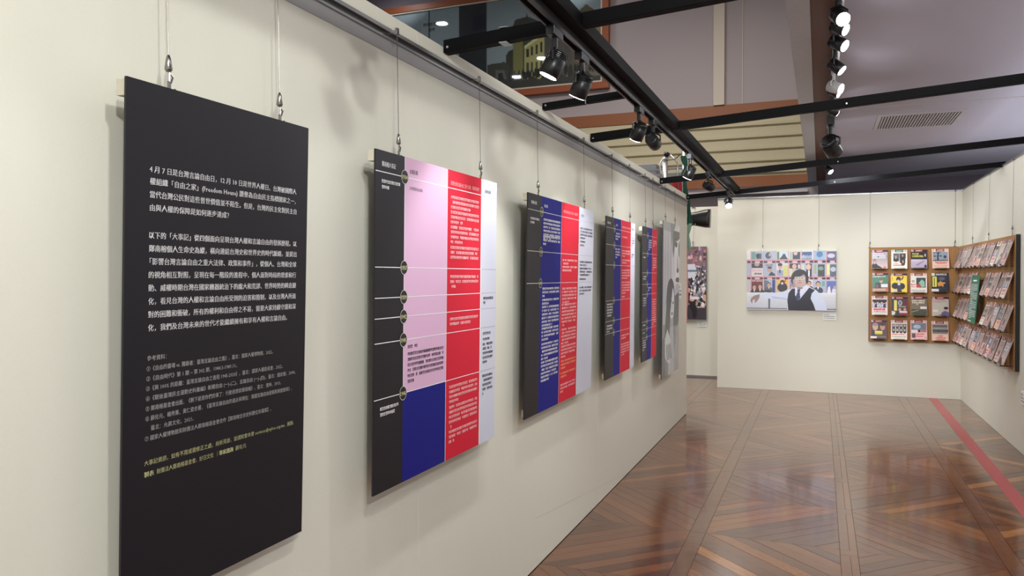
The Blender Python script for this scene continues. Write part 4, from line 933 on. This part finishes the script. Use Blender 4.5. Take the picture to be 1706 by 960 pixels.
P_([(-5.52, 6.34), (-5.47, 6.44), (-5.36, 6.45), (-5.25, 6.47), (-5.235, 6.56), (-5.22, 6.47), (-5.02, 6.37), (-4.88, 6.27), (-4.88, 5.2), (-5.52, 5.2)], (58, 58, 52))
P_([(-5.52, 6.0), (-5.31, 6.03), (-5.31, 5.2), (-5.52, 5.2)], (112, 110, 66)); P_([(-5.28, 5.90), (-4.88, 6.12), (-4.88, 5.25), (-5.28, 5.25)], (150, 146, 96)); P_([(-5.28, 5.92), (-4.86, 6.16), (-4.86, 6.1), (-5.28, 5.87)], (200, 194, 140))
for x in (-5.24, -5.15, -5.06, -4.96): p.rect(x, 5.70 + (x + 5.24) * .25, x + .045, 5.86 + (x + 5.24) * .35, (40, 42, 34)); p.rect(x, 5.42, x + .045, 5.60, (60, 62, 46))
P_([(-5.66, 5.79), (-5.60, 5.86), (-5.52, 5.88), (-5.52, 5.2), (-5.66, 5.2)], (52, 54, 48)); P_([(-6.06, 5.64), (-5.69, 5.66), (-5.60, 5.55), (-5.58, 5.15), (-6.06, 5.15)], (62, 62, 56)); P_([(-5.88, 5.52), (-5.70, 5.50), (-5.64, 5.3), (-5.66, 5.2), (-5.88, 5.2)], (90, 92, 88)); P_([(-5.83, 5.46), (-5.74, 5.45), (-5.70, 5.3), (-5.83, 5.3)], (38, 40, 42))
P_([(-4.88, 6.1), (-4.36, 5.95), (-4.30, 5.3), (-4.88, 5.2)], (72, 70, 66)); P_([(-4.36, 6.4), (-4.2, 6.45), (-4.06, 6.56), (-3.9, 6.42), (-3.77, 6.38), (-3.77, 5.2), (-4.36, 5.3)], (84, 76, 62)); P_([(-4.02, 6.2), (-3.77, 6.2), (-3.77, 5.5), (-4.02, 5.5)], (120, 104, 76)); p.rect(-3.90, 5.78, -3.82, 6.04, (56, 50, 42)); p.rect(-3.91, 5.9, -3.81, 5.92, (140, 124, 94))
for k in range(18): x = -4.86 + k * .028; p.rect(x, 5.5, x + .008, 5.95, (96, 92, 84), .6)
p.put((p.Y < 5.30 + .03 * np.sin(p.X * 23)), (52, 52, 46)); p.ell(-3.86, 5.36, .16, .14, (96, 92, 78))
for k in range(60): x = random.uniform(-5.6, -3.9); p.ell(x, 5.36 + random.uniform(-.03, .05), .022, .08, random.choice([(30, 32, 28), (40, 42, 36), (26, 28, 26)]))
p.rect(-9.6, pz0, -7.5, pz1, (120, 130, 132))
p.noise(8)
p.a *= 1.4; me = p.mesh('photo_print', px1 - px0, pz1 - pz0, M['photodull']); mesh_obj('photo_print', me, None, F, (ft + mt, .012, ft + mt))
MB().box((ft, -.006, ft), (FW - ft, -.002, FH - ft)).build('glass_pane', M['glass'], F)
a = Ink(); a.text('文化特展', 0, 0, .26, .075, .02); a.text('特展', .14, .12, .26, .075, .02)
a = Ink(); a.marks(.0, 0, .28, .075); a.marks(.12, .11, .28, .075)
a.build('picture_lettering', M['edge'], F, Matrix(((1, 0, 0, 2.14), (0, 0, -1, .010), (0, 1, 0, 1.60), (0, 0, 0, 1))), .0)

# real downlights of the hall ceiling (mirrored in the picture glass)
for i, (x, y) in enumerate(((-7.95, 13.16), (-4.34, 13.05), (-5.59, 8.45), (-6.87, 8.39), (-8.19, 6.85), (-8.05, 11.89), (-3.0, 8.4), (-4.3, 4.0), (-8.0, 3.0), (-2.0, 3.0))):
    d = empty('downlight', (x, y, 7.3)); tag(d, 'round recessed downlight in the high hall ceiling', 'lamp', 'hall ceiling downlights')
    MB().tube([(0, 0, 0), (0, 0, -.02)], [.17, .16], 24).build('downlight_ring', M['white'], d)
    MB().tube([(0, 0, -.021), (0, 0, -.024)], .13, 24).build('downlight_lens', M['lens'], d)

# ------------------------------------------------------------------ scaffold, cloths and the black horn behind the left wall
S = empty('scaffold_stand', (-1.72, 9.25, 0)); tag(S, 'grey metal pole stand rising behind the left wall', 'stand')
MB().tube([(.22, 0, 0), (.22, 0, 3.12)], .022, 12).build('tall_pole', M['alu'], S, True)
MB().tube([(0, 0, 0), (0, 0, 2.93)], .03, 12).build('thick_pole', M['alu'], S, True)
MB().tube([(-.02, -.03, 2.70), (-.05, -.03, 2.74), (-.06, -.03, 2.84), (-.03, -.03, 2.90), (.04, -.03, 2.92), (.07, -.03, 2.95), (.15, -.03, 2.85), (.155, -.03, 2.55)], .009, 8).build('bent_tube', M['alu'], S, True)
MB().tube([(.02, -.05, 2.965), (.02, .08, 2.965)], .03, 14).build('tube_socket', M['black'], S, True)
MB().box((-.3, .0, 2.78), (.22, .02, 2.80)).box((-.12, .0, 2.71), (-.02, .02, 2.74)).box((-.02, -.01, 2.66), (.2, .02, 2.74)).build('cross_bar', M['greyp'], S)
MB().tube([(-.02, -.05, 2.88), (.13, -.05, 2.90), (.19, -.05, 2.95)], .006, 6).build('lever', M['black'], S)
MB().box((-.18, .02, 2.56), (.0, .03, 2.66)).build('brown_plate', M['brownd'], S)
g = empty('grey_cabinet', (-1.96, 9.3, 0)); tag(g, 'top of a grey metal cabinet behind the left wall', 'cabinet')
MB().box((-.16, 0, 0), (.12, .3, 2.87)).build('cabinet_body', M['greyp'], g, bevel=.004); MB().box((-.02, -.006, 2.2), (.09, .0, 2.75)).build('cabinet_door', M['greyp'], g)


def ribbon(name, pts, w, m, label, cat, seg=5, th=.012, amp=.01):
    mb = MB(); pts = [Vector(p) for p in pts]; P = []
    for i in range(len(pts) - 1):
        for k in range(seg): P.append(pts[i].lerp(pts[i + 1], k / seg))
    P.append(pts[-1]); n = len(P); rows_ = 7
    ws = [w * (1 + .25 * math.sin(i * .9)) for i in range(n)]
    for sgn in (1, -1):
        b = len(mb.v)
        for i, q in enumerate(P):
            for k in range(rows_):
                t = k / (rows_ - 1) - .5; mb.v.append((q.x + t * ws[i], q.y + sgn * th * .5 * math.cos(t * math.pi) + amp * math.sin(k * 2.1 + i * .25), q.z))
        for i in range(n - 1):
            for k in range(rows_ - 1): a0 = b + i * rows_ + k; mb.f.append((a0, a0 + 1, a0 + 1 + rows_, a0 + rows_))
    o = mb.build(name, m, None, True); tag(o, label, cat); return o


ribbon('green_cloth_strip', [(-1.50, 9.20, 2.93), (-1.47, 9.19, 2.80), (-1.49, 9.19, 2.70), (-1.465, 9.18, 2.45), (-1.42, 9.18, 2.22), (-1.415, 9.18, 2.10)], .06, M['green'], 'dark green cloth strip tied round the tall grey pole', 'cloth', amp=.012)
ribbon('pale_cloth_strip', [(-1.41, 9.14, 2.13), (-1.435, 9.14, 2.0), (-1.42, 9.14, 1.86), (-1.405, 9.14, 1.80)], .04, M['greenp'], 'pale green cloth end hanging beside the wall edge', 'cloth')
ribbon('red_cloth', [(-1.565, 9.275, 2.64), (-1.545, 9.275, 2.56), (-1.52, 9.275, 2.43)], .14, M['redc'], 'red cloth draped on the stand above the left wall end', 'cloth')
ribbon('pink_banner', [(-1.468, 9.262, 2.2), (-1.47, 9.262, 1.7), (-1.468, 9.262, 1.2), (-1.472, 9.262, .97)], .035, M['pinkc'], 'narrow red and pink banner edge beside the street crowd photo', 'banner')
ribbon('white_cloth', [(-1.45, 9.262, 2.34), (-1.445, 9.262, 2.22), (-1.455, 9.262, 2.10)], .05, M['inkw'], 'white cloth scrap behind the green strip', 'cloth')
h = empty('black_horn', (-1.52, 10.4, 2.27)); tag(h, 'glossy black flared plastic horn sticking out behind the left wall end', 'horn')
mb = MB(); N_ = 20
for i in range(15):
    t = i / 14; x = -.30 + .47 * t; hh = (.075 + .045 * t ** 1.3 + .006 * math.sin(t * 9)); cz = -.005 * math.sin(t * 3) + .004; dd = .06 + .05 * t
    for k in range(N_):
        a_ = 2 * math.pi * k / N_; ca, sa = math.cos(a_), math.sin(a_); e = .55
        mb.v.append((x + .012 * (abs(sa) if sa > 0 else -.3 * sa), dd * math.copysign(abs(ca) ** e, ca), cz + hh * math.copysign(abs(sa) ** e, sa) * (1 - .18 * (sa < 0) * (1 - t))))
for i in range(14):
    for k in range(N_): a0 = i * N_ + k; a1 = i * N_ + (k + 1) % N_; mb.f.append((a0, a1, a1 + N_, a0 + N_))
mb.f.append(tuple(range(N_))); mb.f.append(tuple(14 * N_ + k for k in range(N_)))
mb.build('horn_shell', M['gloss'], h, True)
MB().tube([(.0, -.115, -.075), (.0, -.125, -.075)], .008, 10).build('bolt', M['chrome'], h)
MB().tube([(-.2, 0, -.06), (-.2, 0, -2.27)], .02, 10).build('horn_pole', M['black'], h)

bpy.data.objects.remove(_to)
